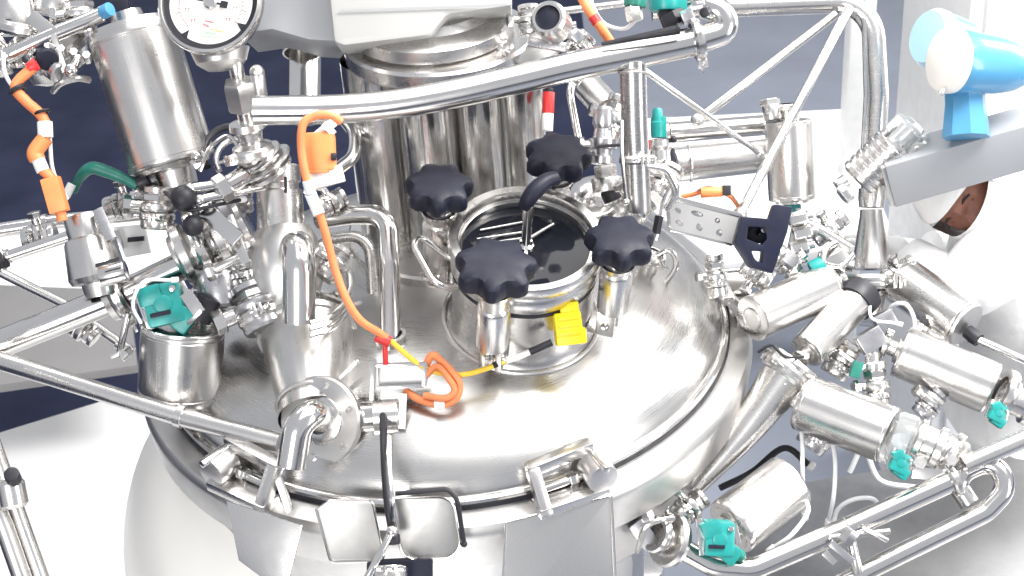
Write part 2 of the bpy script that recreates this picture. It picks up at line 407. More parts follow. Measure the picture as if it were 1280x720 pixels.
# ------------------------------------------------------------------ the vessel
R = .6; HD = .180                                        # dished lid with a rounded knuckle
def lid_z(r): return HD*max(0, 1-(r/(R-.012))**2.5)**.62+.012
def on_lid(x, y):
    r = ray(x, y); t = 2.2
    while t < 4.4:
        p = CAM+r*t; q = math.hypot(p.x, p.y)
        if q < R-.012 and p.z < lid_z(q): return p
        t += .002
    return Zp(x, y, .0)
def lid_n(P):
    q = max(1e-4, math.hypot(P[0], P[1])); g = (lid_z(q+.004)-lid_z(max(0, q-.004)))/.008
    return V((-g*P[0]/q, -g*P[1]/q, 1)).normalized()
ves = Thing('mixing_vessel', 'large round stainless steel mixing vessel with a domed lid', 'vessel')
pr = [(HD+.012, 0)] + [(lid_z(r), r) for r in [(R-.012)*math.sin(k*PI/2/40) for k in range(1, 41)]]
pr = list(reversed(pr))
dome = ves.part('lid_dome', MB().lathe((0, 0, 0), UP, pr, 128), 'steel_lid')
ves.part('lid_rim', MB().lathe((0, 0, 0), UP, [(.004, R*.90), (.004, R-.001), (.007, R+.001), (.013, R), (.017, R-.005), (.018, R-.012), (.016, R-.018), (.012, R*.95)], 128), 'steel_polished')
ves.part('gasket', MB().lathe((0, 0, 0), UP, [(-.006, R*.9), (-.006, R+.003), (.006, R+.003), (.006, R*.9)], 128), 'black_rubber')
ves.part('body_flange', MB().lathe((0, 0, 0), UP, [(-.112, R*.9), (-.112, R+.034), (-.105, R+.042), (-.036, R+.050), (-.022, R+.049), (-.012, R+.042), (-.006, R+.024), (-.004, R+.004), (-.005, R*.9)], 128), 'steel_satin')
ves.part('body_shell', MB().lathe((0, 0, 0), UP, [(FL+.25, 0), (FL+.25, .2), (FL+.4, .40), (-.26, .42), (-.25, R-.012), (-.24, R-.004), (-.09, R)], 96), 'steel_satin')
jk = [(.58*(.50+.50*math.sin(k*PI/2/14)), -.11-.42*(1-math.cos(k*PI/2/14))) for k in range(15)]
ves.part('insulation_jacket', MB().lathe((-.19, -.02, 0), UP, [(-1.25, .3), (-1.2, .55)] + [(z, r) for r, z in reversed(jk)], 96), 'cream_tank', None, 'pale cream rounded jacket bulging out below the left rim')
for k in range(3):
    a = 2*PI*k/3+.4
    ves.part('leg', MB().cyl((math.cos(a)*.48, math.sin(a)*.48, FL), (math.cos(a)*.48, math.sin(a)*.48, FL+.6), .05, seg=20), 'steel')
ves.done()

# ------------------------------------------------------------------ manway hatch
HB = on_lid(652, 396)
n0 = lid_n(HB)
tocam = (CAM-HB).normalized()
HN = (n0*.90 + tocam*.10).normalized()
e1 = (RGT-HN*RGT.dot(HN)).normalized(); e2 = HN.cross(e1)
HR = .1385; HH = .212
HT = HB+HN*HH
hat = Thing('manway_hatch', 'round steel hatch with dark sight glass on the vessel lid', 'hatch')
nk = hat.part('neck', MB().lathe(HB, HN, [(-.03, HR*1.12), (-.005, HR*1.10), (.005, HR*1.05), (.014, HR*1.01), (.03, HR*.985), (HH-.075, HR*.985)], 72), 'steel')
hat.part('weld_bead', MB().ring(HB+HN*.002, HN, HR*1.10, .004, 72, 8), 'steel_satin', nk)
hat.part('gasket', MB().lathe(HB, HN, [(HH-.077, HR*.9), (HH-.077, HR*1.005), (HH-.068, HR*1.005), (HH-.068, HR*.9)], 72), 'black_rubber')
hat.part('cover_ring', MB().lathe(HB, HN, [(HH-.068, HR*.7), (HH-.068, HR*1.0), (HH-.062, HR*1.02), (HH-.045, HR*1.02), (HH-.040, HR*1.0), (HH-.034, HR*.985), (HH-.030, HR*.985), (HH-.026, HR*1.03), (HH-.018, HR*1.06), (HH-.006, HR*1.06), (HH, HR*1.04), (HH, HR*.93), (HH-.004, HR*.915), (HH-.02, HR*.91), (HH-.05, HR*.905), (HH-.05, HR*.5)], 80), 'steel')
hat.part('inner_ring', MB().lathe(HB, HN, [(HH-.026, HR*.91), (HH-.020, HR*.905), (HH-.020, HR*.87), (HH-.026, HR*.86), (HH-.045, HR*.86)], 72), 'steel_polished')
gl = hat.part('sight_glass', MB().lathe(HB, HN, [(HH-.040, HR*.87), (HH-.030, HR*.86), (HH-.029, HR*.6), (HH-.0285, 0)], 72), 'sight_glass')
# pale bars standing in for reflection streaks in the glass
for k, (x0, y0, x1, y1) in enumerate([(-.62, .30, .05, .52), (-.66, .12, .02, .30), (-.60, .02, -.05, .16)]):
    hat.part('glass_streak', MB().tube([HT-HN*.025+e1*HR*x0+e2*HR*y0, HT-HN*.025+e1*HR*x1+e2*HR*y1], .0022, 8), 'steel', gl)
# bent bar handle on the left
def hp(x, y, h): return HT+e1*HR*x+e2*HR*y+HN*h
hat.part('bar_handle', MB().tube(fillet([hp(-.92, -.02, -.07), hp(-1.42, .10, -.02), hp(-1.52, -.06, -.02), hp(-1.20, -.62, -.05), hp(-.80, -.50, -.07)], .03), .0065, 14), 'steel_polished')
for k, (x, y) in enumerate([(.9, .4), (.95, -.15), (-.9, .35), (.5, -.85), (-.3, -.95), (.1, 1.0)]):
    P = HT+e1*HR*x*.97+e2*HR*y*.97
hat.done()

def star_knob(T, P, ax, r, h, ph):
    a, b, ax = frame(V(ax)); n = 96
    def ringv(hh, sc, lob):
        out = []
        for k in range(n):
            t = 2*PI*k/n
            c = math.cos(7*(t+ph)); rr = r*sc*(1+lob*(c if c > 0 else c*1.3))
            out.append(P+ax*hh+(a*math.cos(t)+b*math.sin(t))*rr)
        return out
    rows = [(0, .38, 0), (0, .80, .05), (h*.05, .92, .10), (h*.2, .98, .12), (h*.55, .99, .12), (h*.78, .95, .105), (h*.92, .86, .07), (h*1.0, .66, .02), (h*1.04, .42, 0), (h*1.055, .2, 0)]
    vs = []; fs = []
    for q in rows: vs += ringv(*q)
    for i in range(len(rows)-1):
        for k in range(n): fs.append((i*n+k, i*n+(k+1) % n, (i+1)*n+(k+1) % n, (i+1)*n+k))
    fs.append(tuple(reversed(range(n)))); fs.append(tuple(range((len(rows)-1)*n, len(rows)*n)))
    i = T.part('star_knob', MB().add(vs, fs), 'navy_plastic')
    T.part('knob_hub', MB().lathe(P, ax, [(-h*.42, 0), (-h*.42, r*.40), (-h*.38, r*.44), (-h*.05, r*.50), (0, r*.52), (.001, 0)], 28), 'navy_plastic', i)
KN = [(-1.19, .47, .020, 'back-left star knob bolt of the round hatch, in front of the striped steel column', .1),
      (.42, 1.14, .028, 'farthest star knob bolt, behind the round hatch below the red and white tag', .3),
      (1.21, -.42, .012, 'star knob bolt at the right of the round hatch, over the bare dome', .05),
      (-.42, -1.17, .035, 'nearest star knob bolt, in front of the hatch glass above the yellow sensor', .2)]
for i, (x, y, h, lab, ph) in enumerate(KN):
    T = Thing('swing_bolt', lab, 'knob bolt', 'star knob swing bolts round the hatch')
    c = HT+e1*HR*x+e2*HR*y
    kr = .0595 if i != 3 else .068
    outw = (e1*x+e2*y).normalized(); tn = HN.cross(outw)
    P = c+HN*(h+.012)
    star_knob(T, P, HN, kr, .044, ph)
    T.part('sleeve', MB().lathe(c, HN, [(-.125, 0), (-.125, .024), (-.120, .030), (-.028, .031), (-.022, .028), (-.020, .026), (h-.004, .026), (h-.002, 0)], 32), 'steel_brushed')
    T.part('washer', MB().lathe(c, HN, [(h-.022, .02), (h-.022, .033), (h-.014, .034), (h-.012, .02)], 28), 'steel_polished')
    f = c-HN*.15-outw*.006
    j = T.part('fork', MB().box(f+tn*.016, HN, outw, tn, .030, .018, .006).box(f-tn*.016, HN, outw, tn, .030, .018, .006).box(f-HN*.022-outw*.012, HN, outw, tn, .010, .022, .021), 'steel')
    T.part('pivot_pin', MB().cyl(f-tn*.028-HN*.008, f+tn*.028-HN*.008, .008, seg=16), 'steel_polished', j)
    T.part('eye_rod', MB().cyl(f-HN*.012, c-HN*.11, .009, seg=16), 'steel_polished')
    T.done()
# wiper handle
T = Thing('wiper_handle', 'black lever grip on an upright steel spindle over the sight glass', 'handle')
g = HT-HN*.028
T.part('spindle', MB().lathe(g, HN, [(0, 0), (0, .014), (.008, .015), (.012, .009), (.075, .009), (.078, .011), (.105, .011), (.108, 0)], 24), 'steel_polished')
sp = g+HN*.108
T.part('grip', MB().tube(spline([sp-HN*.006-e1*.006, sp+HN*.012, sp+HN*.024+e1*.012+e2*.012, sp+HN*.030+e1*.032+e2*.030, sp+HN*.031+e1*.052+e2*.040]), .012, 16, rfun=lambda t: .0125+.0035*math.sin(t*3)), 'navy_plastic')
T.part('wiper_arm', MB().tube([g+HN*.02, g+HN*.012+e1*.052+e2*.055], .0032, 10).box(g+HN*.014, e1, e2, HN, .012, .005, .006), 'steel_polished')
T.part('wiper_blade', MB().bar(g+HN*.004-e2*.012, g+HN*.004-e2*.105, .006, .004, e1), 'hose_white')
T.done()
# yellow sensor
T = Thing('yellow_sensor', 'bright yellow moulded sensor on the front of the hatch neck', 'sensor')
d = -.47
c = W(709, 405, d)
ex, ey, ez = view(1, .12, -.1), view(-.12, 1, 0), view(.1, 0, -1)
s = m(1, d)
i = T.part('sensor_body', MB().box(c, ex, ey, ez, 17*s, 15*s, 14*s, 3*s).box(c+ex*2*s-ey*16*s, ex, ey, ez, 19*s, 10*s, 12*s, 3*s).box(c+ex*4*s+ey*19*s, ex, ey, ez, 12*s, 8*s, 10*s, 2*s), 'yellow_plastic')
for k in range(3): T.part('rib', MB().box(c+ez*14.5*s+ey*(8-9*k)*s+ex*2*s, ex, ey, ez, 14*s, 2*s, 1.5*s), 'yellow_plastic', i)
T.part('plug', MB().cyl(W(690, 428, d), W(662, 440, d), 4.6*s, seg=14), 'black_rubber')
T.done()
# ------------------------------------------------------------------ agitator drive
TX, TY = .045, .085
T = Thing('drive_column', 'wide mirror-striped steel column standing behind the hatch', 'column')
zt = .60
for ox, oy, rr in [(-.135, .00, .066), (-.035, -.095, .054), (.060, -.10, .044), (.140, -.04, .056)]:
    T.part('column_tube', MB().lathe((TX+ox, TY+oy, 0), UP, [(.12, rr+.008), (.20, rr+.008), (.204, rr), (zt, rr)], 56), 'steel_column')
T.part('base_flange', MB().lathe((TX, TY, 0), UP, [(.12, .15), (.12, .225), (.125, .23), (.205, .23), (.21, .225), (.21, .05)], 80), 'steel')
T.part('top_flange', MB().lathe((TX, TY, 0), UP, [(zt, .1), (zt, .185), (zt+.006, .190), (zt+.03, .190), (zt+.036, .185), (zt+.036, .1)], 80), 'steel')
T.done()
T = Thing('gear_motor', 'pale grey boxy gear motor housing at the top, above the steel column', 'motor')
d = -.42
# housing: the prism outline seen from the front
body = [(420, -60), (640, -60), (640, 34), (566, 44), (546, 68), (446, 80), (434, 76)]
T.part('housing', MB().prism([W(x, y, d+.24) for x, y in body], [], .24, .010), 'grey_paint')
T.part('side_housing', MB().prism([W(x, y, d+.30) for x, y in [(318, -60), (430, -60), (438, 74), (404, 72), (362, 60), (322, 66)]], [], .235, .005), 'beam_paint')
T.part('cover_seam', MB().bar(W(424, 14, d-.004), W(640, 6, d-.004), m(1.2), m(1.2), UPV, 0), 'beam_paint')
T.part('bearing_disc', MB().lathe(V((TX-.01, TY, zt+.036)), UP, [(0, 0), (0, .150), (.006, .158), (.03, .158), (.036, .150), (.045, .12), (.06, .11), (.06, 0)], 64), 'steel')
T.part('end_fitting', MB().ball(W(628, 62, d+.1), m(17, d), view(1, .3), .8).cyl(W(600, 72, d+.12), W(640, 56, d+.08), m(9, d)), 'steel')
T.done()
# vertical pipe pair left of the drive
T = Thing('vertical_conduit', 'upright polished cylinder in the gap between gauge and motor', 'cylinder')
d = .05
T.part('cylinder_tube', MB().lathe(W(380, 150, d), view(-.03, 1, .3), [(0, 0), (0, m(21)), (m(100), m(21)), (m(100), 0)], 40), 'steel_polished')
T.part('top_cap', MB().lathe(W(377, 62, d), view(-.03, 1, .3), [(-.01, m(22)), (-.01, m(24)), (.02, m(24)), (.02, 0)], 40), 'steel')
T.done()
T = Thing('curved_return_pipe', 'short curved steel pipe beside the orange connector', 'pipe')
T.part('bend', MB().tube(spline([W(432, 150, -.2), W(443, 168, -.22), W(441, 195, -.24), W(422, 212, -.25)]), m(8), 14), 'steel_polished')
T.part('collar', MB().ring(W(422, 212, -.25), view(-1, -.7), m(9), m(3), 24, 8), 'steel')
T.done()

# ------------------------------------------------------------------ main manifold pipe
T = Thing('manifold_pipe', 'thick polished pipe sweeping across the top in front of the column', 'pipe')
d = -.52
pth = [W(318, 138, d), W(400, 137, d), W(480, 132, d), W(560, 119, d), W(640, 101, d), W(720, 82, d), W(800, 66, d), W(866, 52, d)]
T.part('pipe_run', MB().tube(spline(pth), m(18.5, d), 28), 'steel_polished')
T.part('drop_pipe', MB().tube(fillet([W(791, 74, d), W(793, 150, d+.04), W(798, 262, d+.10)], .05), m(17, d), 24), 'steel')
T.part('weld_collar', MB().ring(W(791, 92, d), view(.02, 1), m(17.5, d), m(1.6, d), 32, 8), 'steel_satin')
ax = view(1, .22)
clamp(T, W(872, 50, d), ax, m(21, d), -UPV, mat='steel')
T.part('end_elbow', MB().tube(fillet([W(878, 48, d), W(910, 38, d), W(900, 12, d), W(880, 6, d)], .04), m(17, d), 24), 'steel_polished')
T.part('butterfly_lever', MB().cyl(W(850, 36, d-.06), W(846, 36, d-.06), m(6), seg=12).tube([W(848, 37, d-.06), W(752, 55, d-.03)], m(3), 10, rfun=lambda t: m(5)*(1-.6*t)), 'black_rubber')
T.done()
T = Thing('teal_valve_head', 'teal valve head at the top edge above the pipe clamp', 'valve')
T.part('head', indicator(W(832, 14, -.5), view(0, 1), m(20), m(34), RGT), 'teal_plastic')
T.part('valve_stem', MB().cyl(W(842, 36, -.5), W(832, 12, -.5), m(10)).hexn(W(846, 32, -.51), W(838, 16, -.51), m(14)), 'black_rubber')
T.part('copper_fitting', MB().hexn(W(852, 24, -.54), W(866, 18, -.54), m(8)), 'steel_cast')
T.part('push_button', MB().cyl(W(884, 14, -.6), W(880, 16, -.62), m(5), seg=14), 'black_rubber')
T.done()
T = Thing('green_sensor_head', 'pale green sensor body with grey lead at the top edge', 'sensor')
T.part('head', indicator(W(792, 8, -.3), view(.1, 1), m(13), m(26), RGT), 'green_plastic')
T.part('socket', MB().hexn(W(794, 26, -.3), W(791, 8, -.3), m(10)), 'steel')
T.part('lead', MB().tube(spline([W(796, 24, -.3), W(780, 36, -.28), W(756, 30, -.28), W(742, 10, -.26), W(736, -12, -.25)]), m(2.4), 8), 'hose_white')
T.done()
T = Thing('orange_lead', 'thick orange lead running down behind the top pipe', 'cable')
T.part('sheath', MB().tube(spline([W(722, -12, -.36), W(738, 16, -.36), W(752, 36, -.36), W(768, 60, -.34)]), m(5.5), 12), 'orange_cable')
T.part('lead_sleeve', MB().tube([W(741, 20, -.36), W(747, 29, -.36)], m(6.4), 12), 'red_plastic')
T.done()
T = Thing('blind_port', 'steel port with dark round end cap near the motor', 'port')
d = -.45
ax = view(-.30, .15, -1)
T.part('port_tube', MB().lathe(W(694, 33, d+.06), ax, [(0, m(20)), (.05, m(20)), (.056, m(17)), (.056, m(14)), (.048, m(13.5))], 36), 'steel')
T.part('end_cap', MB().lathe(W(694, 33, d+.06), ax, [(.048, m(15)), (.051, m(11)), (.053, 0)], 36), 'navy_plastic')
T.part('port_bracket', MB().bar(W(660, 52, d+.05), W(706, 60, d+.07), m(10), m(8), UPV).hexn(W(716, 50, d), W(726, 40, d), m(8)), 'steel_cast')
T.done()
T = Thing('grey_cover_disc', 'smooth grey curved cover between motor and dark port cap', 'cover')
T.part('cover', MB().lathe(W(660, 66, -.30), view(-.1, .8, -.6), [(0, 0), (0, m(34)), (m(6), m(34)), (m(12), m(26)), (m(14), 0)], 40), 'grey_paint')
T.part('lip', MB().ring(W(660, 66, -.30), view(-.1, .8, -.6), m(34.5), m(1.6), 48, 8), 'steel')
T.done()
T = Thing('upper_rail', 'pale horizontal rail behind the top pipe', 'rail')
T.part('rail_tube', MB().tube([W(640, 22, .2), W(735, 10, .2), W(800, 2, .2)], m(5, .2), 12), 'steel')
T.part('lower_rail_tube', MB().tube([W(640, 44, .2), W(720, 30, .2)], m(4, .2), 12), 'steel')
T.done()
T = Thing('tag_marker', 'small red and white tag tube above the farthest star knob', 'tag')
a, b = W(686, 112, -.28), W(684, 166, -.28)
T.part('red_band', MB().cyl(a.lerp(b, .06), a.lerp(b, .55), m(7), seg=16), 'red_plastic')
T.part('white_band', MB().cyl(a.lerp(b, .55), a.lerp(b, .96), m(6.6), seg=16), 'white_plastic')
T.part('black_cap', MB().cyl(a.lerp(b, -.04), a.lerp(b, .06), m(5), seg=16), 'black_rubber')
T.done()
# clutter of fittings between column and drop pipe
T = Thing('tilted_valve_can', 'small tilted steel valve can behind the drop pipe', 'valve')
d = -.16
T.part('can', housing(W(735, 108, d), W(762, 138, d-.06), m(19, d)), 'steel_brushed')
T.part('neck', MB().cyl(W(718, 92, d), W(737, 111, d), m(9, d)), 'steel')
clamp(T, W(765, 143, d-.06), view(.7, -.7, -.3), m(15, d))
T.done()
T = Thing('white_elbow', 'pale steel elbow tube dropping beside the red and white tag', 'pipe')
T.part('tube', MB().tube(fillet([W(716, 100, -.12), W(712, 118, -.14), W(722, 170, -.16), W(724, 190, -.17)], .05), m(5), 14), 'steel_polished')
T.part('ferrule', MB().lathe(W(724, 190, -.17), view(0, -1), [(0, m(6)), (0, m(10)), (m(6), m(10)), (m(7), m(6))], 24), 'steel')
T.done()
T = Thing('sampling_valve', 'small sampling valve with ribbed body left of the drop pipe', 'valve')
d = -.28
T.part('body', MB().lathe(W(752, 205, d), view(.05, 1, 0), [(0, 0), (0, m(14)), (m(8), m(15)), (m(10), m(11)), (m(16), m(11)), (m(18), m(16)), (m(28), m(17)), (m(30), m(12)), (m(40), m(10)), (m(46), m(13)), (m(62), m(12)), (m(66), m(8)), (m(66), 0)], 28), 'steel_cast')
T.part('side_port', MB().cyl(W(752, 182, d), W(728, 184, d), m(8)).cyl(W(730, 184, d), W(724, 184, d), m(12)), 'steel')
T.part('thin_rod', MB().tube([W(746, 183, d-.05), W(778, 181, d-.05)], m(2), 8), 'black_rubber')
T.part('lower_fitting', MB().hexn(W(758, 222, d), W(756, 206, d), m(13)).cyl(W(760, 240, d), W(758, 222, d), m(18)), 'steel')
T.part('dark_foot', MB().cyl(W(770, 250, d), W(764, 236, d), m(14)), 'black_rubber')
T.done()
T = Thing('white_flask_dome', 'round pale polished dome beside the hatch rear', 'dome cap')
T.part('cap', MB().ball(on_lid(742, 262)+UP*.03, m(34), UP, .8, 40), 'steel_polished')
T.part('cap_flange', MB().lathe(on_lid(742, 262)-UP*.01, UP, [(0, m(30)), (0, m(38)), (.012, m(38)), (.014, m(33))], 40), 'steel')
T.done()
T = Thing('drop_pipe_lever', 'thin pale lever rod standing beside the drop pipe', 'lever')
T.part('rod', MB().tube(spline([W(777, 150, -.5), W(778, 200, -.48), W(783, 250, -.45)]), m(2.2), 8), 'steel_polished')
T.part('pivot', MB().ball(W(783, 252, -.45), m(4)), 'steel')
T.done()
T = Thing('drop_pipe_clamp', 'wing nut clamp on the lower end of the drop pipe', 'clamp')
clamp(T, W(797, 200, -.45), view(.03, -1, .1), m(16), view(.2, .1, -1))
T.part('stub', MB().tube(fillet([W(806, 206, -.46), W(832, 210, -.44), W(846, 238, -.42), W(834, 262, -.4)], .03), m(5), 12), 'steel')
T.done()
T = Thing('teal_tube_fitting', 'small teal and pink tube fitting right of the drop pipe', 'fitting')
T.part('teal_body', indicator(W(822, 172, -.25), view(0, 1), m(9), m(34), RGT), 'teal_plastic')
T.part('pink_collar', MB().cyl(W(808, 182, -.25), W(820, 180, -.25), m(6)), 'red_plastic')
T.part('pin_rod', MB().tube([W(818, 175, -.26), W(842, 174, -.26)], m(1.6), 8).ball(W(842, 174, -.26), m(4)), 'black_rubber')
T.part('steel_base', MB().lathe(W(825, 210, -.25), view(0, 1), [(0, 0), (0, m(16)), (m(6), m(17)), (m(8), m(12)), (m(20), m(11)), (m(24), m(14)), (m(32), m(13)), (m(34), 0)], 28), 'steel')
T.done()
T = Thing('lid_hinge_arm', 'thin dark curved arm leaning over the lid beside the right knob', 'arm')
T.part('arm', MB().tube(spline([W(845, 225, -.36), W(832, 248, -.36), W(825, 275, -.36), W(818, 300, -.36)]), m(3.6), 10), 'steel_cast')
T.part('rubber_tip', MB().tube([W(824, 270, -.37), W(820, 292, -.37)], m(5), 10), 'black_rubber')
T.done()
T = Thing('lid_nozzle', 'low clamped nozzle on the dome right of the right knob', 'nozzle')
P = on_lid(808, 338); nn = lid_n(P)
T.part('nozzle_tube', MB().lathe(P, nn, [(-.02, .024), (.0, .022), (.03, .022), (.03, .028), (.036, .03), (.04, .026), (.044, 0)], 32), 'steel')
clamp(T, P+nn*.036, nn, .024, -FWD+RGT*.6)
T.part('swing_link', MB().tube(spline([P+nn*.03+RGT*.0, P+nn*.05+RGT*.03, P+nn*.045+RGT*.045-UPV*.03, P+RGT*.02-UPV*.05]), .006, 10), 'steel_polished')
T.done()
# perforated hinge block + black bracket
T = Thing('perforated_block', 'perforated pale steel hinge block at the back right of the lid', 'hinge block')
d = -.20
A, B2, C2, D2 = W(836, 250, d), W(924, 273, d), W(915, 305, d), W(838, 286, d)
def bil(u, v): return (A.lerp(B2, u)).lerp(D2.lerp(C2, u), v)
holes = []
for (u, v, ru, rv) in [(.12, .30, .045, .10), (.40, .24, .09, .10), (.70, .30, .04, .10), (.14, .72, .06, .11), (.45, .70, .05, .14), (.76, .72, .05, .13)]:
    holes.append([bil(u+ru*math.cos(t), v+rv*math.sin(t)) for t in [2*PI*k/14 for k in range(14)]])
T.part('front_plate', MB().prism([A, B2, C2, D2], holes, .010, .0), 'steel_satin')
nb = (B2-A).cross(D2-A).normalized(); nb = nb if nb.dot(FWD) > 0 else -nb
T.part('block_body', MB().box((A+B2+C2+D2)/4+nb*.022, B2-A, D2-A, nb, (B2-A).length/2*.98, (D2-A).length/2*.95, .020), 'steel_cast')
T.part('top_lip', MB().bar(A-nb*.004+UPV*.006, B2-nb*.004+UPV*.006, .014, .01, nb), 'steel_polished')
T.part('bottom_lip', MB().bar(D2-nb*.004, C2-nb*.004, .01, .01, nb), 'steel_polished')
T.done()
T = Thing('black_bracket', 'black moulded lever bracket with two openings by the right lid rim', 'bracket')
d = -.24
def rg(pts): return [W(780+x/3.6, 230+y/3.6, d) for x, y in pts]
T.part('frame', MB().prism(rg([(515, 150), (640, 160), (662, 95), (744, 106), (720, 220), (655, 405), (555, 375), (484, 265)]),
       [rg([(548, 196), (622, 200), (628, 250), (606, 276), (540, 250)]), rg([(560, 302), (612, 304), (606, 356), (578, 344)])], .040, .0035), 'dark_blue_plastic')
T.part('steel_pin', MB().cyl(rg([(590, 225)])[0]+FWD*.01, rg([(620, 208)])[0]-FWD*.03, m(4), seg=14), 'steel_polished')
T.part('back_web', MB().prism([p+FWD*.004 for p in rg([(530, 175), (630, 180), (640, 270), (540, 262)])], [], .006), 'navy_plastic')
T.done()
T = Thing('orange_loop_wire', 'bundle of orange wire behind the perforated block', 'wire')
P = [W(*p) for p in [(852, 246, -.1), (870, 242, -.11), (884, 236, -.12), (900, 240, -.12), (914, 246, -.1), (926, 262, -.1)]]
T.part('orange_wire', MB().tube(spline(P), m(3), 10), 'orange_cable')
T.part('orange_sleeve', MB().cyl(W(876, 241, -.125), W(904, 239, -.125), m(6.5), seg=14), 'orange_plastic')
T.part('second_wire', MB().tube(spline([p+UPV*.008-FWD*.006 for p in P[1:]]), m(2), 8), 'hose_white')
T.part('black_clip', MB().box(W(908, 238, -.13), RGT, UPV, FWD, m(5), m(6), m(5)), 'black_rubber')
T.done()

# ------------------------------------------------------------------ frame at upper right
T = Thing('corner_pipe', 'bright bent pipe turning down at the upper right frame', 'pipe')
d = .10
T.part('pipe_run', MB().tube(fillet([W(815, 12, d), W(950, 6, d), W(1090, 1, d), W(1097, 120, d), W(1090, 238, d)], .085, 10), m(14, d), 24), 'steel')
T.part('thin_side_tube', MB().tube(fillet([W(1048, 14, d-.02), W(1080, 14, d-.02), W(1083, 120, d-.02), W(1078, 215, d-.02)], .05), m(3.5), 12), 'steel_polished')
T.part('collar', MB().lathe(W(1090, 236, d), view(-.02, -1), [(0, m(14)), (0, m(17)), (m(12), m(17.5)), (m(24), m(16)), (m(24), m(12))], 32), 'steel')
T.part('reducer', MB().lathe(W(1089, 262, d), view(-.0, -1), [(0, m(14)), (m(10), m(15)), (m(60), m(23)), (m(66), m(25)), (m(76), m(26)), (m(78), m(20))], 36), 'steel_brushed')
T.done()
for lab, a, b in [('diagonal frame rod sloping from the corner pipe down to the left', (1044, 18, .08), (872, 150, .0)),
                  ('steep diagonal frame rod running down to the black bracket', (1062, 10, .06), (925, 268, -.12)),
                  ('thin diagonal brace rod falling right from the top pipe clamp', (806, 88, -.3), (950, 192, -.05))]:
    T = Thing('brace_rod', lab, 'rod', 'brace rods of the upper right frame')
    A_, B_ = W(*a), W(*b); rr = m(6.0) if 'thin' not in lab else m(3.6)
    T.part('rod', MB().cyl(A_, B_, rr, seg=18), 'steel')
    T.part('end_eye', MB().ball(B_, rr*1.5), 'steel_satin')
    T.done()
T = Thing('heat_exchanger_tube', 'fat horizontal steel tube behind the brace rods', 'tube')
d = .05
T.part('shell', housing(W(842, 206, d), W(968, 192, d+.03), m(22, d)), 'steel_brushed')
T.part('inlet_band', MB().ring(W(862, 204, d), view(1, .1), m(22.4, d), m(1.5), 40, 8), 'steel')
T.done()
T = Thing('slim_horizontal_tube', 'slim horizontal steel tube above the fat one', 'tube')
T.part('tube', MB().cyl(W(836, 166, .1), W(972, 155, .12), m(13, .1)), 'steel_polished')
T.part('cap_ring', MB().lathe(W(836, 166, .1), view(-1, -.1), [(0, m(12)), (0, m(15)), (m(8), m(15)), (m(8), 0)], 28), 'steel')
T.done()
def can_valve(lab, A, B, r, tealend=None, group='steel actuator cans of the right valve cluster', mat='steel_brushed', name='actuator_can', cl=True, face=None):
    A, B = V(A), V(B); ax = (B-A).normalized()
    T = Thing(name, lab, 'valve', group)
    T.part('can', housing(A, B, r), mat)
    T.part('end_plate', MB().lathe(B, ax, [(-r*.05, 0), (-r*.05, r*.5), (.0, r*.5), (r*.04, r*.46), (r*.04, 0)], 28), 'steel_satin')
    if tealend is not None:
        E_, dr = (B, ax) if tealend == 1 else (A, -ax)
        T.part('indicator', indicator(E_+dr*r*.12, dr, r*.42, r*.9, -UPV), 'teal_plastic')
        T.part('indicator_ring', MB().lathe(E_, dr, [(0, r*.55), (0, r*.72), (r*.10, r*.72), (r*.14, r*.55)], 30), 'steel')
    E2, d2 = (A, -ax) if tealend != 0 else (B, ax)
    T.part('neck', MB().lathe(E2, d2, [(-r*.02, r*.5), (r*.1, r*.52), (r*.14, r*.34), (r*.45, r*.32), (r*.5, r*.5), (r*.62, r*.5), (r*.64, 0)], 28), 'steel')
    if cl: clamp(T, E2+d2*r*.56, ax, r*.46, side=UPV-FWD)
    return T
T = can_valve('upright actuator can with small top knob, left of the corner pipe', W(990, 250, .05), W(985, 150, .02), m(29, .05), 0)
T.part('top_knob', MB().cyl(W(966, 150, .0), W(963, 130, .0), m(11)).hexn(W(963, 132, .0), W(962, 124, .0), m(13)), 'steel')
T.done()
# angled clear valve on the corner pipe
T = Thing('angled_valve', 'angled ribbed steel valve with clear cap on the corner pipe', 'valve')
d = -.02
A_, B_ = W(1072, 226, d), W(1122, 178, d-.03); r = m(27, d); ax = (B_-A_).normalized()
L_ = (B_-A_).length
T.part('ribbed_body', MB().lathe(A_, ax, [(0, 0), (0, r*.8)] + sum([[(L_*(.05+.15*k), r*.98), (L_*(.05+.15*k)+L_*.08, r), (L_*(.05+.15*k)+L_*.10, r*.93), (L_*(.05+.15*k)+L_*.13, r*.93)] for k in range(6)], []) + [(L_, r*.9), (L_, 0)], 40), 'steel')
T.part('clear_cap', MB().lathe(B_, ax, [(0, r*.85), (r*.1, r*.95), (r*.9, r*.95), (r*1.2, r*.7), (r*1.3, 0)], 36), 'clear_plastic')
i = T.part('cap_core', MB().lathe(B_, ax, [(0, 0), (0, r*.4), (r*.8, r*.4), (r*.8, 0)], 20), 'steel_cast')
for k in range(4):
    t = k*PI/2+.3; a, b, _ = frame(ax); c = B_+(a*math.cos(t)+b*math.sin(t))*r*.95
    T.part('cap_screw', MB().cyl(c-ax*r*.2, c+ax*r*.5, r*.1, seg=10), 'steel_polished')
T.part('side_union', MB().hexn(W(1062, 238, d-.02), W(1052, 246, d-.02), m(12)).cyl(W(1058, 226, d), W(1046, 234, d), m(9)), 'steel')
T.done()
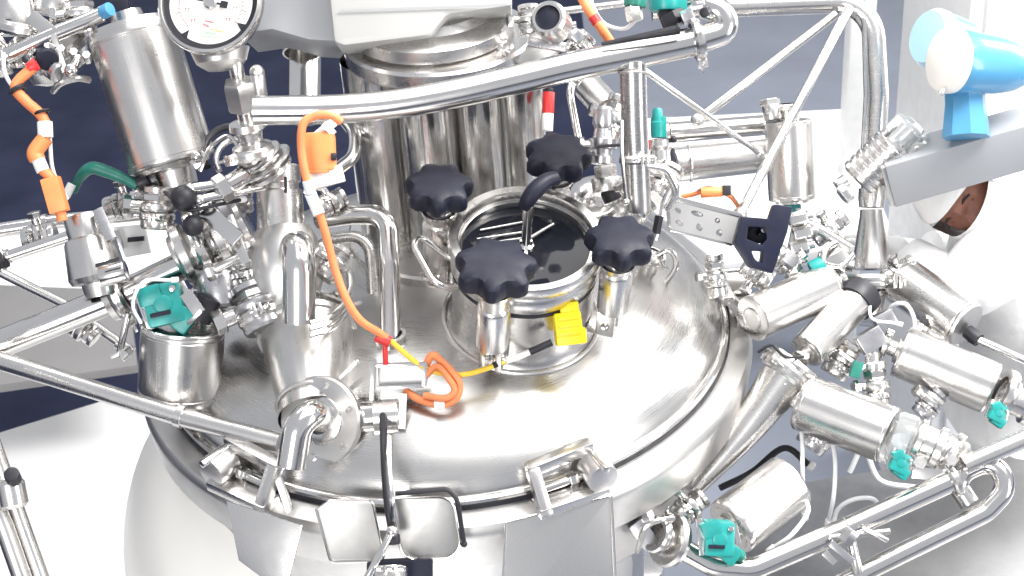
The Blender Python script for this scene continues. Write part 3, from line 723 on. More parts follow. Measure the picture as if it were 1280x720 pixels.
# beam + transmitter
T = Thing('grey_beam', 'grey box-section beam entering from the right below the transmitter', 'beam')
d = -.05
A_, B_ = W(1108, 222, d+.02), W(1330, 158, d-.05); ax = (B_-A_).normalized(); up2 = (UP-ax*UP.dot(ax)).normalized(); sd = ax.cross(up2)
T.part('beam_tube', MB().box((A_+B_)/2, ax, up2, sd, (B_-A_).length/2, m(30), m(26), .004), 'beam_paint')
T.part('beam_seam', MB().bar(A_-sd*m(27)-up2*m(4), B_-sd*m(27)-up2*m(4), m(1.6), m(1.6), up2, 0), 'steel_satin')
T.part('end_plate', MB().box(A_-ax*.004, ax, up2, sd, .004, m(28), m(24), .001), 'steel_satin')
T.done()
T = Thing('blue_transmitter', 'blue instrument transmitter head with pale round covers', 'transmitter')
d = -.12
ax = view(.93, -.04, .32)
c0 = W(1190, 76, d-.06)
r = m(40, d)
h = T.part('head', MB().lathe(c0, ax, [(0, 0), (0, r*.96), (m(10), r), (m(22), r*.97), (m(60), r*.90), (m(84), r*.78), (m(98), r*.60), (m(104), 0)], 48), 'blue_paint')
T.part('front_cover', MB().lathe(c0, -ax, [(-.004, r*1.0), (m(6), r*1.02), (m(12), r*.96), (m(14), r*.86), (m(16), 0)], 48), 'cream_paint', h)
c1 = W(1176, 50, d+.03); ax1 = view(-.85, .12, -.42)
k2 = T.part('rear_head', MB().lathe(c1, ax1, [(-m(34), 0), (-m(34), r*.8), (0, r*.9), (m(4), r*.92), (m(8), r*.88)], 48), 'blue_paint')
T.part('rear_cover', MB().lathe(c1, ax1, [(m(4), r*.92), (m(14), r*.94), (m(22), r*.82), (m(25), 0)], 48), 'pale_blue_paint', k2)
T.part('neck', MB().lathe(W(1208, 172, d-.02), view(0, 1, .1), [(0, 0), (0, m(28)), (m(6), m(28)), (m(40), m(24)), (m(60), m(24)), (m(66), 0)], 8), 'blue_paint')
T.part('cable_gland', MB().hexn(W(1272, 72, d+.06), W(1290, 72, d+.06), m(12)), 'blue_paint')
T.part('cover_screw', MB().cyl(W(1180, 112, d-.1), W(1175, 118, d-.1), m(3)), 'steel')
T.done()
# ------------------------------------------------------------------ right valve cluster
can_valve('short actuator can against the right lid rim, below the black bracket', W(1036, 357, -.06), W(940, 399, -.16), m(29, -.1)).done()
T = can_valve('slender tilted can leading up under the cone reducer', W(1008, 440, -.16), W(1074, 372, -.08), m(23, -.1), None, cl=False)
T.part('dark_collar', MB().lathe(W(1066, 380, -.09), W(1078, 366, -.07)-W(1066, 380, -.09), [(0, m(20)), (0, m(25)), (m(22), m(26)), (m(26), m(18))], 32), 'black_rubber')
T.done()
T = Thing('tapered_outlet', 'tapering steel outlet tube running down the right side of the vessel', 'pipe')
d = -.18
pp = [W(996, 452, d), W(978, 474, d), W(930, 540, d-.01), W(868, 612, d-.02)]
T.part('taper', MB().tube(spline(pp[1:], 10), .04, 28, rfun=lambda t: m(29)*(1-t)+m(10)*t), 'steel')
T.part('top_ring', MB().lathe(W(996, 452, d), W(970, 486, d)-W(996, 452, d), [(0, m(20)), (0, m(31)), (m(5), m(33)), (m(9), m(31)), (m(10), m(28)), (m(14), m(28)), (m(15), m(33)), (m(21), m(33)), (m(24), m(28))], 36), 'steel')
clamp(T, W(984, 466, d), view(.6, .75), m(27), side=view(-.6, .5, -.6))
T.done()
T = can_valve('upper right can showing its pale round end plate and black plug', W(1126, 350, .02), W(1205, 404, -.08), m(31, 0), None)
Bv = W(1205, 404, -.08); av = (Bv-W(1126, 350, .02)).normalized()
T.part('pale_end', MB().lathe(Bv, av, [(0, 0), (0, m(29)), (.003, m(29.5)), (.008, m(28)), (.009, 0)], 40), 'steel_satin')
T.part('black_plug', MB().cyl(Bv+av*.008-UPV*.012, Bv+av*.04-UPV*.014, m(9), seg=18).cyl(Bv+av*.02-UPV*.03, Bv+av*.03-UPV*.008, m(6)), 'black_rubber')
T.part('tail_rod', MB().cyl(Bv+av*.035-UPV*.014, W(1290, 455, -.1), m(5), seg=14), 'steel')
T.done()
T = can_valve('middle right can with teal indicator at the picture edge', W(1124, 438, -.12), W(1240, 486, -.16), m(33, -.1), None)
teal_lump(T, W(1246, 516, -.24), m(1), .55)
T.done()
T = can_valve('largest right can, above the pipe loop, with teal indicator', W(1002, 502, -.20), W(1114, 545, -.28), m(36, -.2), None)
teal_lump(T, W(1124, 578, -.36), m(1), .6)
T.part('clear_ring', MB().lathe(W(1114, 545, -.28), view(.93, -.36, -.2), [(0, m(30)), (m(4), m(32)), (m(22), m(32)), (m(26), m(28))], 36), 'clear_plastic')
T.done()
T = can_valve('lowest can beside the vessel wall with bright teal indicator', W(912, 660, -.30), W(988, 602, -.24), m(38, -.3), None, cl=False)
teal_lump(T, W(897, 672, -.38), m(1), 1.0)
T.part('green_pointer', MB().ball(W(925, 694, -.36), m(7)).cyl(W(912, 686, -.37), W(926, 694, -.36), m(6)), 'green_plastic')
T.done()
T = Thing('pipe_end_flange', 'round flange and clamp where the lower pipe meets the lowest can', 'flange')
T.part('flange_disc', MB().lathe(W(842, 676, -.34), view(-.75, .3, -.5), [(0, 0), (0, m(30)), (m(6), m(32)), (m(11), m(30)), (m(12), m(14)), (m(20), m(13)), (m(20), 0)], 36), 'steel')
clamp(T, W(822, 668, -.36), view(-.75, .3, -.5), m(17), view(.2, 1, -.5))
T.part('clip', MB().tube(spline([W(796, 690, -.38), W(806, 660, -.4), W(826, 650, -.4), W(842, 648, -.38)]), m(3), 8), 'steel_polished')
T.part('bolt_block', MB().box(W(805, 668, -.34), view(.7, .5), view(-.5, .7), FWD, m(10), m(18), m(10)).hexn(W(812, 650, -.36), W(806, 636, -.36), m(8)), 'steel_cast')
T.done()
T = Thing('loop_pipe', 'bright pipe running up from the bottom edge and looping back at right', 'pipe')
d = -.34
T.part('pipe_run', MB().tube(fillet([W(846, 682, d), W(892, 708, d), W(940, 712, d), W(1060, 660, d), W(1196, 598, d)], .07), m(14, d), 24), 'steel_polished')
T.part('return_bend', MB().tube(fillet([W(1040, 735, d), W(1130, 690, d), W(1232, 640, d), W(1262, 608, d), W(1240, 574, d+.02), W(1204, 590, d+.03), W(1196, 606, d+.03), W(1212, 630, d+.02)], .045), m(13, d), 24), 'steel_polished')
T.part('branch_pipe', MB().tube([W(1205, 582, d), W(1300, 540, d)], m(12, d), 20), 'steel')
T.part('weld_ring', MB().ring(W(1060, 660, d), view(.9, .42), m(14.2, d), m(1), 28, 6), 'steel_satin')
clamp(T, W(1192, 600, d), view(.9, .42), m(15), view(-.3, 1, -.4))
T.done()
T = Thing('loop_valve_body', 'chunky polished valve body at the end of the largest can', 'valve body')
d = -.30
T.part('valve_chest', MB().lathe(W(1140, 548, d), view(.9, -.4, -.2), [(0, m(20)), (m(4), m(26)), (m(10), m(27)), (m(12), m(22)), (m(24), m(22)), (m(26), m(27)), (m(33), m(28)), (m(36), m(22)), (m(46), m(18)), (m(46), 0)], 36), 'steel')
T.part('valve_port', MB().lathe(W(1176, 562, d), view(.5, -.5, -.7), [(0, m(22)), (m(14), m(22)), (m(15), m(26)), (m(21), m(26)), (m(22), m(20)), (m(22), 0)], 32), 'steel')
T.part('bracket_plate', MB().bar(W(1140, 590, d-.03), W(1200, 596, d-.04), m(14), m(6), UPV).hexn(W(1150, 578, d-.05), W(1150, 578, d-.07), m(8)).hexn(W(1190, 575, d-.06), W(1190, 575, d-.08), m(7)), 'steel')
clamp(T, W(1190, 570, d-.02), view(.8, -.5, -.4), m(17), view(.3, 1, -.4))
T.done()
T = Thing('edge_fitting', 'clamped fitting at the right edge beside the middle can', 'fitting')
d = -.20
T.part('body', MB().lathe(W(1252, 492, d), view(.9, -.45), [(0, m(18)), (m(6), m(22)), (m(14), m(22)), (m(16), m(17)), (m(30), m(17)), (m(32), m(22)), (m(40), m(22))], 32), 'steel')
T.part('ring', MB().lathe(W(1250, 490, d), view(.9, -.4), [(0, m(20)), (0, m(30)), (m(6), m(31)), (m(10), m(30)), (m(10), m(20))], 32), 'steel')
T.done()
T = Thing('cross_clamp', 'small cross-shaped toggle clamp between the two lower pipes', 'clamp')
d = -.36
T.part('bar', MB().cyl(W(1036, 672, d), W(1112, 664, d), m(3.5)).cyl(W(1078, 660, d-.01), W(1110, 676, d-.02), m(3)), 'steel_polished')
T.part('post', MB().cyl(W(1062, 668, d), W(1072, 716, d), m(6)), 'steel')
T.part('jaw', MB().hexn(W(1056, 678, d-.02), W(1066, 662, d-.02), m(10)).box(W(1052, 690, d-.02), view(.7, -.6), view(.6, .7), FWD, m(16), m(4), m(4)), 'steel_cast')
T.part('wing', MB().bar(W(1030, 690, d), W(1044, 704, d), m(8), m(3), UPV), 'steel')
T.done()
for lab, pts in [('thin white hose hanging left below the largest can', [(1001, 530, -.2), (1003, 560, -.22), (1003, 590, -.24), (1006, 640, -.2)]),
                 ('thin white hose hanging right below the largest can', [(1040, 548, -.22), (1044, 580, -.24), (1042, 620, -.24), (1036, 650, -.2)]),
                 ('pale hose arching over the lower pipe', [(1040, 660, -.2), (1048, 636, -.22), (1068, 624, -.24), (1092, 624, -.24), (1100, 640, -.2)]),
                 ('thin hose curving under the lowest can', [(1006, 622, -.28), (1010, 640, -.3), (990, 668, -.32), (968, 684, -.3)]),
                 ('pale hose arched between the middle and upper right cans', [(1108, 396, -.06), (1116, 382, -.08), (1132, 380, -.1), (1142, 396, -.1), (1144, 416, -.1)])]:
    T = Thing('thin_hose', lab, 'hose', 'thin hoses of the right valve cluster')
    P = [W(*p) for p in pts]
    T.part('tube', MB().tube(spline(P), m(2.6), 10), 'hose_white')
    T.part('ferrule', MB().cyl(P[-1], P[-1]+(P[-1]-P[-2]).normalized()*m(10), m(4.2), seg=12), 'white_plastic')
    T.done()
# small wiring and teal bits in the middle of the cluster
T = Thing('solenoid_block', 'small solenoid block with teal tab between the right cans', 'solenoid')
d = -.14
T.part('block', MB().box(W(1088, 425, d), view(.8, .5), view(-.5, .8), FWD, m(16), m(12), m(12)).box(W(1105, 400, d+.02), view(.8, .4), view(-.4, .8), FWD, m(12), m(10), m(12)), 'steel_cast')
T.part('teal_tab', MB().box(W(1070, 462, d-.03), view(.3, 1), view(1, -.3), FWD, m(10), m(6), m(6)), 'green_plastic')
T.part('bracket', MB().bar(W(1050, 440, d), W(1074, 458, d-.02), m(6), m(4), FWD).bar(W(1060, 470, d-.02), W(1086, 455, d-.03), m(5), m(4), FWD), 'white_plastic')
T.part('dark_stem', MB().cyl(W(1090, 440, d), W(1096, 500, d), m(9)), 'steel')
T.done()
T = Thing('pneumatic_union', 'teal-tipped union among fittings below the cone reducer', 'union')
d = -.05
T.part('union_body', MB().hexn(W(1030, 330, d), W(1056, 316, d), m(13)).cyl(W(1022, 322, d), W(1066, 332, d), m(8)), 'steel')
T.part('teal_tip', MB().cyl(W(1014, 338, d-.02), W(1030, 330, d-.02), m(11)), 'teal_plastic')
T.part('hook', MB().tube(spline([W(1050, 300, d), W(1032, 312, d-.02), W(1030, 330, d-.03), W(1050, 334, d-.02), W(1066, 318, d)]), m(4), 10), 'steel_polished')
T.part('elbow', MB().tube(fillet([W(1000, 275, d), W(1030, 290, d), W(1062, 310, d)], .03), m(7), 14), 'steel')
T.done()
T = Thing('fitting_row', 'row of hexagon fittings under the upright can by the bracket', 'fitting')
d = -.06
for k, (x, y) in enumerate([(998, 274), (1004, 292), (1000, 310), (990, 328)]):
    T.part('hexagon_nut', MB().hexn(W(x-12, y+2, d), W(x+10, y-3, d), m(9)).cyl(W(x+10, y-3, d), W(x+18, y-5, d), m(5)), 'steel')
T.part('spine', MB().cyl(W(1002, 262, d+.02), W(986, 340, d+.02), m(8)), 'steel_cast')
T.part('gold_nut', MB().hexn(W(978, 318, d-.04), W(994, 330, d-.04), m(10)), 'steel_cast')
T.done()
T = Thing('cone_clamp', 'clamp ring and block seating the cone reducer', 'clamp')
T.part('dark_gap', MB().lathe(W(1086, 350, .03), view(0, -1), [(0, m(24)), (0, m(34)), (m(8), m(35)), (m(10), m(30))], 36), 'steel_cast')
clamp(T, W(1086, 352, .02), view(0, 1, 0), m(31), view(.6, -.2, -1))
T.part('tee_body', MB().cyl(W(1085, 352, .03), W(1078, 400, .0), m(24)), 'steel')
T.done()

# ------------------------------------------------------------------ person in white behind the cluster
PD = .16
def pw(x, y, d=0): return W(x, y, PD+d)
pel = pw(1336, 432, .10)
def dn(p, h, o=V((0, 0, 0))): return V((p.x, p.y, FL+h))+o
bk = V((.25, .97, 0))
J = {'pel': (pel, .16), 'wst': (pw(1300, 376, .04), .15), 'chs': (pw(1272, 322, .02), .17), 'nkb': (pw(1246, 278, .0), .10), 'nk': (pw(1232, 262, -.01), .06),
     'shL': (pw(1250, 322, -.14), .085), 'elL': (pw(1192, 362, -.10), .062), 'wrL': (pw(1134, 326, -.02), .046),
     'shR': (pw(1262, 296, .18), .085), 'elR': (pw(1214, 330, .20), .065), 'wrR': (pw(1160, 318, .16), .045),
     'hpL': (pel-bk*.09-UP*.06, .12), 'knL': (dn(pel, .46, -bk*.10), .08), 'anL': (dn(pel, .08, -bk*.11), .055), 'toL': (dn(pel, .04, -bk*.11-V((.16, 0, 0))), .04),
     'hpR': (pel+bk*.09-UP*.06, .12), 'knR': (dn(pel, .46, bk*.10), .08), 'anR': (dn(pel, .08, bk*.11), .055), 'toR': (dn(pel, .04, bk*.11-V((.16, 0, 0))), .04)}
print('PERSON', pel.z-FL, J['nk'][0].z-FL)
def skinned(name, J, E, root, sub=2):
    names = list(J); me = bpy.data.meshes.new(name)
    me.from_pydata([tuple(J[n][0]) for n in names], [(names.index(a), names.index(b)) for a, b in E], [])
    o = bpy.data.objects.new(name, me); COL.objects.link(o)
    md = o.modifiers.new('s', 'SKIN'); 
    for i, n in enumerate(names):
        sv = me.skin_vertices[0].data[i]; sv.radius = (J[n][1], J[n][1]); sv.use_root = (n == root)
    md.use_smooth_shade = True
    s2 = o.modifiers.new('d', 'SUBSURF'); s2.levels = sub; s2.render_levels = sub
    dg = bpy.context.evaluated_depsgraph_get(); ev = o.evaluated_get(dg); em = ev.to_mesh()
    mb = MB().add([v.co.copy() for v in em.vertices], [tuple(p.vertices) for p in em.polygons]); ev.to_mesh_clear()
    bpy.data.objects.remove(o); return mb
bod = skinned('body', J, [('pel', 'wst'), ('wst', 'chs'), ('chs', 'nkb'), ('nkb', 'nk'), ('chs', 'shL'), ('shL', 'elL'), ('elL', 'wrL'), ('chs', 'shR'), ('shR', 'elR'), ('elR', 'wrR'),
      ('pel', 'hpL'), ('hpL', 'knL'), ('knL', 'anL'), ('anL', 'toL'), ('pel', 'hpR'), ('hpR', 'knR'), ('knR', 'anR'), ('anR', 'toR')], 'pel')
T = Thing('person', 'person in white coat, hood and face mask bending down behind the right cans', 'person')
T.part('body', bod, 'coat_cloth')
hc = pw(1206, 240, -.05)
hax = (view(-1, .22, -.1)*.9+UP*.2).normalized()               # crown direction of the bowed head
hf = view(.10, -.72, -.70); hf = (hf-hax*hf.dot(hax)).normalized(); hs = hax.cross(hf)
def headmesh():
    mb = MB(); n = 26; seg = 36; vs = []; fs = []
    for i in range(n+1):
        t = PI*i/n; z = -math.cos(t)
        for k in range(seg):
            a = 2*PI*k/seg; x, y = math.sin(t)*math.cos(a), math.sin(t)*math.sin(a)
            f = x*.098; s_ = y*.074; h = z*.115
            if z < 0: s_ *= 1+z*.28; f += -z*.012*(1 if x > 0 else -.6)*abs(x)
            if x > .75 and abs(y) < .28 and -.35 < z < .12: f += .024*(1-abs(y)/.28)*(1-abs(z+.14)/.26 if abs(z+.14) < .26 else 0)   # nose
            if x > .7 and .10 < abs(y) < .55 and .02 < z < .26: f -= .008                                                           # eye sockets
            if x > .7 and z > .2 and z < .36: f += .003
            if x > .8 and abs(y) < .35 and -.62 < z < -.44: f += .006                                                              # lips
            vs.append(hc+hf*f+hs*s_+hax*h)
    for i in range(n):
        for k in range(seg): fs.append((i*seg+k, i*seg+(k+1) % seg, (i+1)*seg+(k+1) % seg, (i+1)*seg+k))
    return MB().add(vs, fs)
hd = T.part('head', headmesh(), 'skin')
for s_ in (-1, 1):
    e_ = hc+hf*.069+hs*.031*s_+hax*.014
    T.part('eye', MB().ball(e_, .010, hax, .5), 'hair_dark', hd); T.part('eyebrow', MB().tube([e_+hf*.016+hax*.018-hs*.016, e_+hf*.018+hax*.021, e_+hf*.014+hax*.018+hs*.016], .003, 8), 'hair_dark', hd)
    T.part('ear', MB().ball(hc+hs*.076*s_-hax*.005, .024, hs, .4), 'skin', hd)
# hood: open shell round the head, collar to the shoulders
vs = []; fs = []; seg = 40
for i, (h, f0, sc) in enumerate([(-.15, -.01, .95), (-.10, -.012, 1.12), (-.05, -.014, 1.18), (.0, -.014, 1.20), (.035, -.012, 1.18), (.060, -.004, 1.10), (.100, .0, .80), (.128, 0, .2)]):
    for k in range(seg):
        a = 1.0+ (2*PI-2.0)*k/(seg-1) if h < .05 else 2*PI*k/(seg-1)
        vs.append(hc+hax*h+hf*(f0+.105*sc*math.cos(a))+hs*.084*sc*math.sin(a))
for i in range(7):
    for k in range(seg-1): fs.append((i*seg+k, i*seg+k+1, (i+1)*seg+k+1, (i+1)*seg+k))
T.part('hood', MB().add(vs, fs), 'coat_cloth')
mk_ = []
vs = []; fs = []
for i, (h, w) in enumerate([(.002, 1.06), (-.035, 1.16), (-.075, 1.16), (-.105, 1.06), (-.130, .8)]):
    for k in range(15):
        a = -1.5+3.0*k/14; vs.append(hc+hax*h+hf*(.02+.098*w*math.cos(a)*1.0)+hs*.084*w*math.sin(a)*.95)
for i in range(4):
    for k in range(14): fs.append((i*15+k, i*15+k+1, (i+1)*15+k+1, (i+1)*15+k))
T.part('face_mask', MB().add(vs, fs), 'coat_cloth')
cp = spline([pel-UP*.22-RGT*.02, pel, J['wst'][0], J['chs'][0], J['nkb'][0], J['nk'][0]-RGT*.005+UPV*.012], 10)
cr_ = [.25, .235, .21, .190, .125, .098]
def crad(t):
    q = t*5; i = min(4, int(q)); return cr_[i]*(1-(q-i))+cr_[i+1]*(q-i)
cm_ = MB().tube(cp, .2, 44, rfun=crad)
for i_, v in enumerate(cm_.v): cm_.v[i_] = v+V((math.sin(v.z*22+v.y*15+2*math.sin(v.x*9)), math.sin(v.x*29+v.z*13), 0))*.009
T.part('coat', cm_, 'coat_cloth')
for a_, b_, c_ in (('shL', 'elL', 'wrL'), ('shR', 'elR', 'wrR')):
    T.part('sleeve', MB().tube(spline([J[a_][0].lerp(J['chs'][0], .3), J[a_][0], J[b_][0], J[c_][0]], 10), .1, 28, rfun=lambda t: .100*(1-t)+.060*t+.003*math.sin(t*17)), 'coat_cloth')
T.part('trousers', skinned('t', {'a': (J['hpL'][0]+UP*.06, .15), 'b': (J['knL'][0], .105), 'c': (J['anL'][0]+UP*.03, .085), 'p': (J['pel'][0]-UP*.02, .16), 'd': (J['hpR'][0]+UP*.06, .15), 'e': (J['knR'][0], .105), 'f': (J['anR'][0]+UP*.03, .085)},
       [('p', 'a'), ('a', 'b'), ('b', 'c'), ('p', 'd'), ('d', 'e'), ('e', 'f')], 'p'), 'trouser_cloth')
for s_, w in ((-1, 'wrL'), (1, 'wrR')):
    w0 = J[w][0]; el = J['elL' if s_ < 0 else 'elR'][0]; fd = (w0-el).normalized()
    sdv = fd.cross(UP).normalized() if abs(fd.z) < .95 else RGT
    HJ = {'w': (w0-fd*.02, .030), 'p': (w0+fd*.05, .032), 'k': (w0+fd*.085, .026)}
    ED = [('w', 'p'), ('p', 'k')]
    for q, (o_, ln) in enumerate([(-.030, .075), (-.010, .088), (.010, .082), (.030, .064)]):
        HJ['a%d' % q] = (w0+fd*.095+sdv*o_, .0095); HJ['b%d' % q] = (w0+fd*(.095+ln*.5)+sdv*o_*1.1-UP*.008, .009); HJ['c%d' % q] = (w0+fd*(.095+ln*.9)+sdv*o_*1.1-UP*.03, .008)
        ED += [('k', 'a%d' % q), ('a%d' % q, 'b%d' % q), ('b%d' % q, 'c%d' % q)]
    HJ['t0'] = (w0+fd*.045-sdv*.035*s_, .012); HJ['t1'] = (w0+fd*.085-sdv*.060*s_-UP*.01, .010); ED += [('p', 't0'), ('t0', 't1')]
    T.part('hand', skinned('h', HJ, ED, 'p'), 'white_plastic')
T.done()
# ------------------------------------------------------------------ pressure gauge
T = Thing('pressure_gauge', 'round white-dial pressure gauge on a hexagon stem at the top left', 'gauge')
d = -.50
gax = view(-.10, .12, -1); gc = W(264, 4, d); r = m(67, d)
ga = (RGT-gax*RGT.dot(gax)).normalized(); gb = gax.cross(ga); 
if gb.dot(UPV) < 0: gb = -gb
cs = T.part('case', MB().lathe(gc, gax, [(-.05, 0), (-.05, r*.80), (-.045, r*.86), (-.012, r*.90), (-.012, r*.97), (-.006, r*1.0), (.008, r*1.0), (.014, r*.97), (.015, r*.92), (.010, r*.90), (.0, r*.895)], 72), 'steel_polished')
T.part('dark_ring', MB().lathe(gc, gax, [(.0012, r*.79), (.003, r*.80), (.004, r*.895), (.0025, r*.90)], 72), 'black_rubber', cs)
dl = T.part('dial', MB().lathe(gc, gax, [(.0, r*.88), (.0015, r*.80), (.0015, 0)], 72), 'dial_white')
def gp(rr, ang, h=.0022): return gc+gax*h+(ga*math.cos(ang)+gb*math.sin(ang))*r*rr
def mark(r0, r1, ang, w, mat, nm='dial_mark'):
    s_ = (-ga*math.sin(ang)+gb*math.cos(ang))
    a_, b_ = gp(r0, ang), gp(r1, ang)
    T.part(nm, MB().bar(a_, b_, w, .0006, s_, 0), mat, dl)
for k in range(37):
    a = math.radians(-225+270*(-k+36)/36+ 0) if False else math.radians(225-270*k/36)
    mark(.60, .66 if k % 4 else .70, a, .0011 if k % 4 else .0018, 'dial_grey')
T.part('scale_arc', MB().tube([gp(.60, math.radians(225-270*k/60), .0021) for k in range(61)], .0006, 6), 'dial_red', dl)
for k in range(10):
    a = math.radians(225-30*k); c = gp(.47, a)
    for j in range(2):                                           # unreadable worn numerals: paired strokes
        q = c+ga*(.0045*(j-.5)*1.3)
        T.part('numeral', MB().bar(q-gb*.004, q+gb*.004, .0018, .0005, ga, 0).bar(q+gb*.003, q+gb*.003+ga*.003, .0015, .0005, gb, 0), 'dial_grey' if k % 3 else 'dial_red', dl)
# lower white segment with coloured print
seg = [gp(.78, math.radians(a), .0024) for a in range(-138, -41, 6)] + [gp(.30, math.radians(-52), .0024), gp(.34, math.radians(-90), .0024), gp(.36, math.radians(-128), .0024)]
T.part('print_field', MB().add(seg, [tuple(range(len(seg)))]), 'dial_white', dl)
for (x0, y0, x1, y1, w, mt_) in [(-.14, -.40, -.02, -.46, .0035, 'dial_red'), (-.10, -.34, .06, -.38, .003, 'dial_red'), (-.10, -.56, .10, -.60, .004, 'dial_green'), (.12, -.54, .26, -.56, .0035, 'dial_orange'), (-.02, -.50, .14, -.52, .002, 'dial_orange'), (-.18, -.64, .18, -.66, .0025, 'dial_green')]:
    T.part('print_stroke', MB().bar(gc+gax*.003+ga*r*x0+gb*r*y0, gc+gax*.003+ga*r*x1+gb*r*y1, w, .0005, gb, 0), mt_, dl)
for ang in (-128, -38):
    a = math.radians(ang); s_ = (-ga*math.sin(a)+gb*math.cos(a))*r
    T.part('pointer_wedge', MB().add([gp(.80, a, .004)+s_*.07, gp(.80, a, .004)-s_*.07, gp(.64, a, .004)], [(0, 1, 2)]).add([gp(.80, a, .0035)+s_*.07, gp(.80, a, .0035)-s_*.07, gp(.64, a, .0035)], [(2, 1, 0)]), 'black_rubber', dl)
nh = T.part('needle_hub', MB().lathe(gc+ga*.0, gax, [(.002, r*.13), (.008, r*.13), (.010, r*.10), (.010, 0)], 28), 'steel')
na = math.radians(-12)
T.part('needle_tail', MB().bar(gp(.10, na, .007), gp(.22, na, .007), .004, .001, gb, 0).bar(gp(.20, na, .007), gp(.34, na, .007), .013, .0015, gb, 0), 'black_rubber', nh)
T.part('needle', MB().bar(gp(.1, math.radians(168), .007), gp(.6, math.radians(168), .007), .003, .001, gb, 0), 'black_rubber', nh)
gd = view(.20, -1, .15)
T.part('rear_boss', MB().lathe(W(275, 62, d+.05), view(.12, -1, .05), [(0, m(32)), (m(14), m(27)), (m(22), m(16)), (m(24), 0)], 32), 'steel_satin')
st = T.part('stem', MB().cyl(W(293, 70, d+.04), W(299, 106, d+.06), m(8), seg=20), 'steel')
T.part('hexagon', MB().hexn(W(298, 101, d+.05), W(305, 136, d+.08), m(18)), 'steel_satin')
T.part('vent_screw', MB().cyl(W(321, 88, d+.04), W(326, 126, d+.06), m(8), seg=18).ball(W(321, 90, d+.04), m(8)), 'steel_satin')
T.part('lower_stem', MB().lathe(W(304, 132, d+.08), W(318, 196, d+.12)-W(304, 132, d+.08), [(0, m(9)), (m(18), m(9)), (m(19), m(20)), (m(26), m(21)), (m(30), m(15)), (m(42), m(13)), (m(46), m(22)), (m(54), m(23)), (m(58), m(18)), (m(66), m(17)), (m(66), 0)], 36), 'steel')
clamp(T, W(318, 194, d+.12), view(.2, -1, .15), m(21), view(-.8, .2, -.6))
T.done()
# dark hose rings behind the stem
T = Thing('coiled_hose', 'dark coiled hose arcs behind the gauge stem', 'hose')
for k, (cx, cy, rr) in enumerate([(292, 192, 38), (300, 200, 30)]):
    T.part('hose_loop', MB().tube([W(cx+rr*math.cos(a), cy-rr*.9*math.sin(a), -.30+.03*math.sin(a)) for a in [math.radians(30+15*i) for i in range(13)]], m(4.5-k), 12), 'black_rubber' if k == 0 else 'steel_cast')
T.done()

# ------------------------------------------------------------------ upper-left actuator
T = Thing('tilted_actuator', 'big tilted actuator can at the upper left, left of the gauge', 'actuator')
d = -.28
A_, B_ = W(163, 34, d), W(216, 206, d+.02); ax = (B_-A_).normalized()
T.part('can', housing(A_, B_, m(55, d), 56), 'steel_brushed')
T.part('top_plate', MB().lathe(A_, -ax, [(-.004, 0), (-.004, m(46)), (m(4), m(44)), (m(6), m(20)), (m(18), m(18)), (m(18), 0)], 40), 'steel')
T.part('bottom_collar', MB().lathe(B_, ax, [(0, m(46)), (m(5), m(40)), (m(7), m(24)), (m(26), m(22)), (m(28), 0)], 36), 'steel')
T.part('bottom_lug', MB().box(W(250, 200, d-.04), view(.6, .6), view(-.6, .6), FWD, m(10), m(6), m(6)).ball(W(246, 196, d-.06), m(7)), 'steel_polished')
T.done()
T = Thing('blue_cap_fitting', 'small blue capped fitting above the tilted actuator', 'fitting')
T.part('blue_cap', MB().cyl(W(128, 16, d-.05), W(138, 11, d-.06), m(8)), 'blue_paint')
T.part('dark_body', MB().box(W(148, 12, d+.02), RGT, UPV, FWD, m(14), m(10), m(12)), 'navy_plastic')
T.done()
T = Thing('green_hose_clip', 'teal green bent hose clip under the tilted actuator', 'hose clip')
T.part('clip', MB().tube(spline([W(92, 240, -.24), W(100, 222, -.26), W(114, 210, -.28), W(132, 214, -.28), W(152, 222, -.28), W(172, 232, -.28)]), m(6), 12, rfun=lambda t: m(4)+m(3.5)*math.sin(min(1, t*1.2)*PI*.8)), 'green_plastic')
T.part('black_end', MB().cyl(W(172, 230, -.28), W(186, 224, -.28), m(9)), 'black_rubber')
T.part('white_tip', MB().cyl(W(90, 230, -.27), W(82, 246, -.27), m(5)), 'white_plastic')
T.done()

# ------------------------------------------------------------------ top-left valve bowl
T = Thing('corner_valve', 'cluttered bowl-shaped steel valve in the top left corner', 'valve')
d = -.20
T.part('bowl', MB().lathe(W(78, 96, d), view(-.3, .8, -.5), [(0, 0), (m(2), m(26)), (m(12), m(40)), (m(30), m(46)), (m(33), m(50)), (m(40), m(50)), (m(41), m(42)), (m(14), m(30)), (m(12), 0)], 44), 'steel')
T.part('handle_tube', MB().tube([W(8, 70, d-.12), W(60, 46, d-.12), W(128, 18, d-.1)], m(9), 18), 'steel_polished')
T.part('strap', MB().bar(W(38, 20, d-.1), W(66, 42, d-.13), m(16), m(4), view(.6, .7)).bar(W(66, 42, d-.13), W(82, 90, d-.12), m(7), m(4), RGT), 'steel_satin')
T.part('top_cylinder', MB().cyl(W(20, 40, d), W(10, -14, d), m(26)).cyl(W(70, 18, d+.04), W(72, -16, d+.04), m(28)), 'steel')
T.part('stem', MB().cyl(W(98, 70, d-.12), W(88, 92, d-.13), m(5)).ball(W(89, 88, d-.14), m(8)), 'steel_polished')
T.part('lower_link', MB().tube(spline([W(66, 114, d-.08), W(76, 104, d-.1), W(96, 98, d-.1), W(112, 100, d-.08)]), m(4), 10), 'steel')
for k in range(5): T.part('flange_bolt', MB().hexn(W(46+k*16, 60+k*4, d-.1), W(44+k*16, 52+k*4, d-.13), m(5)), 'steel')
clamp(T, W(30, 36, d-.06), view(.2, 1, -.2), m(24), view(1, 0, -.6))
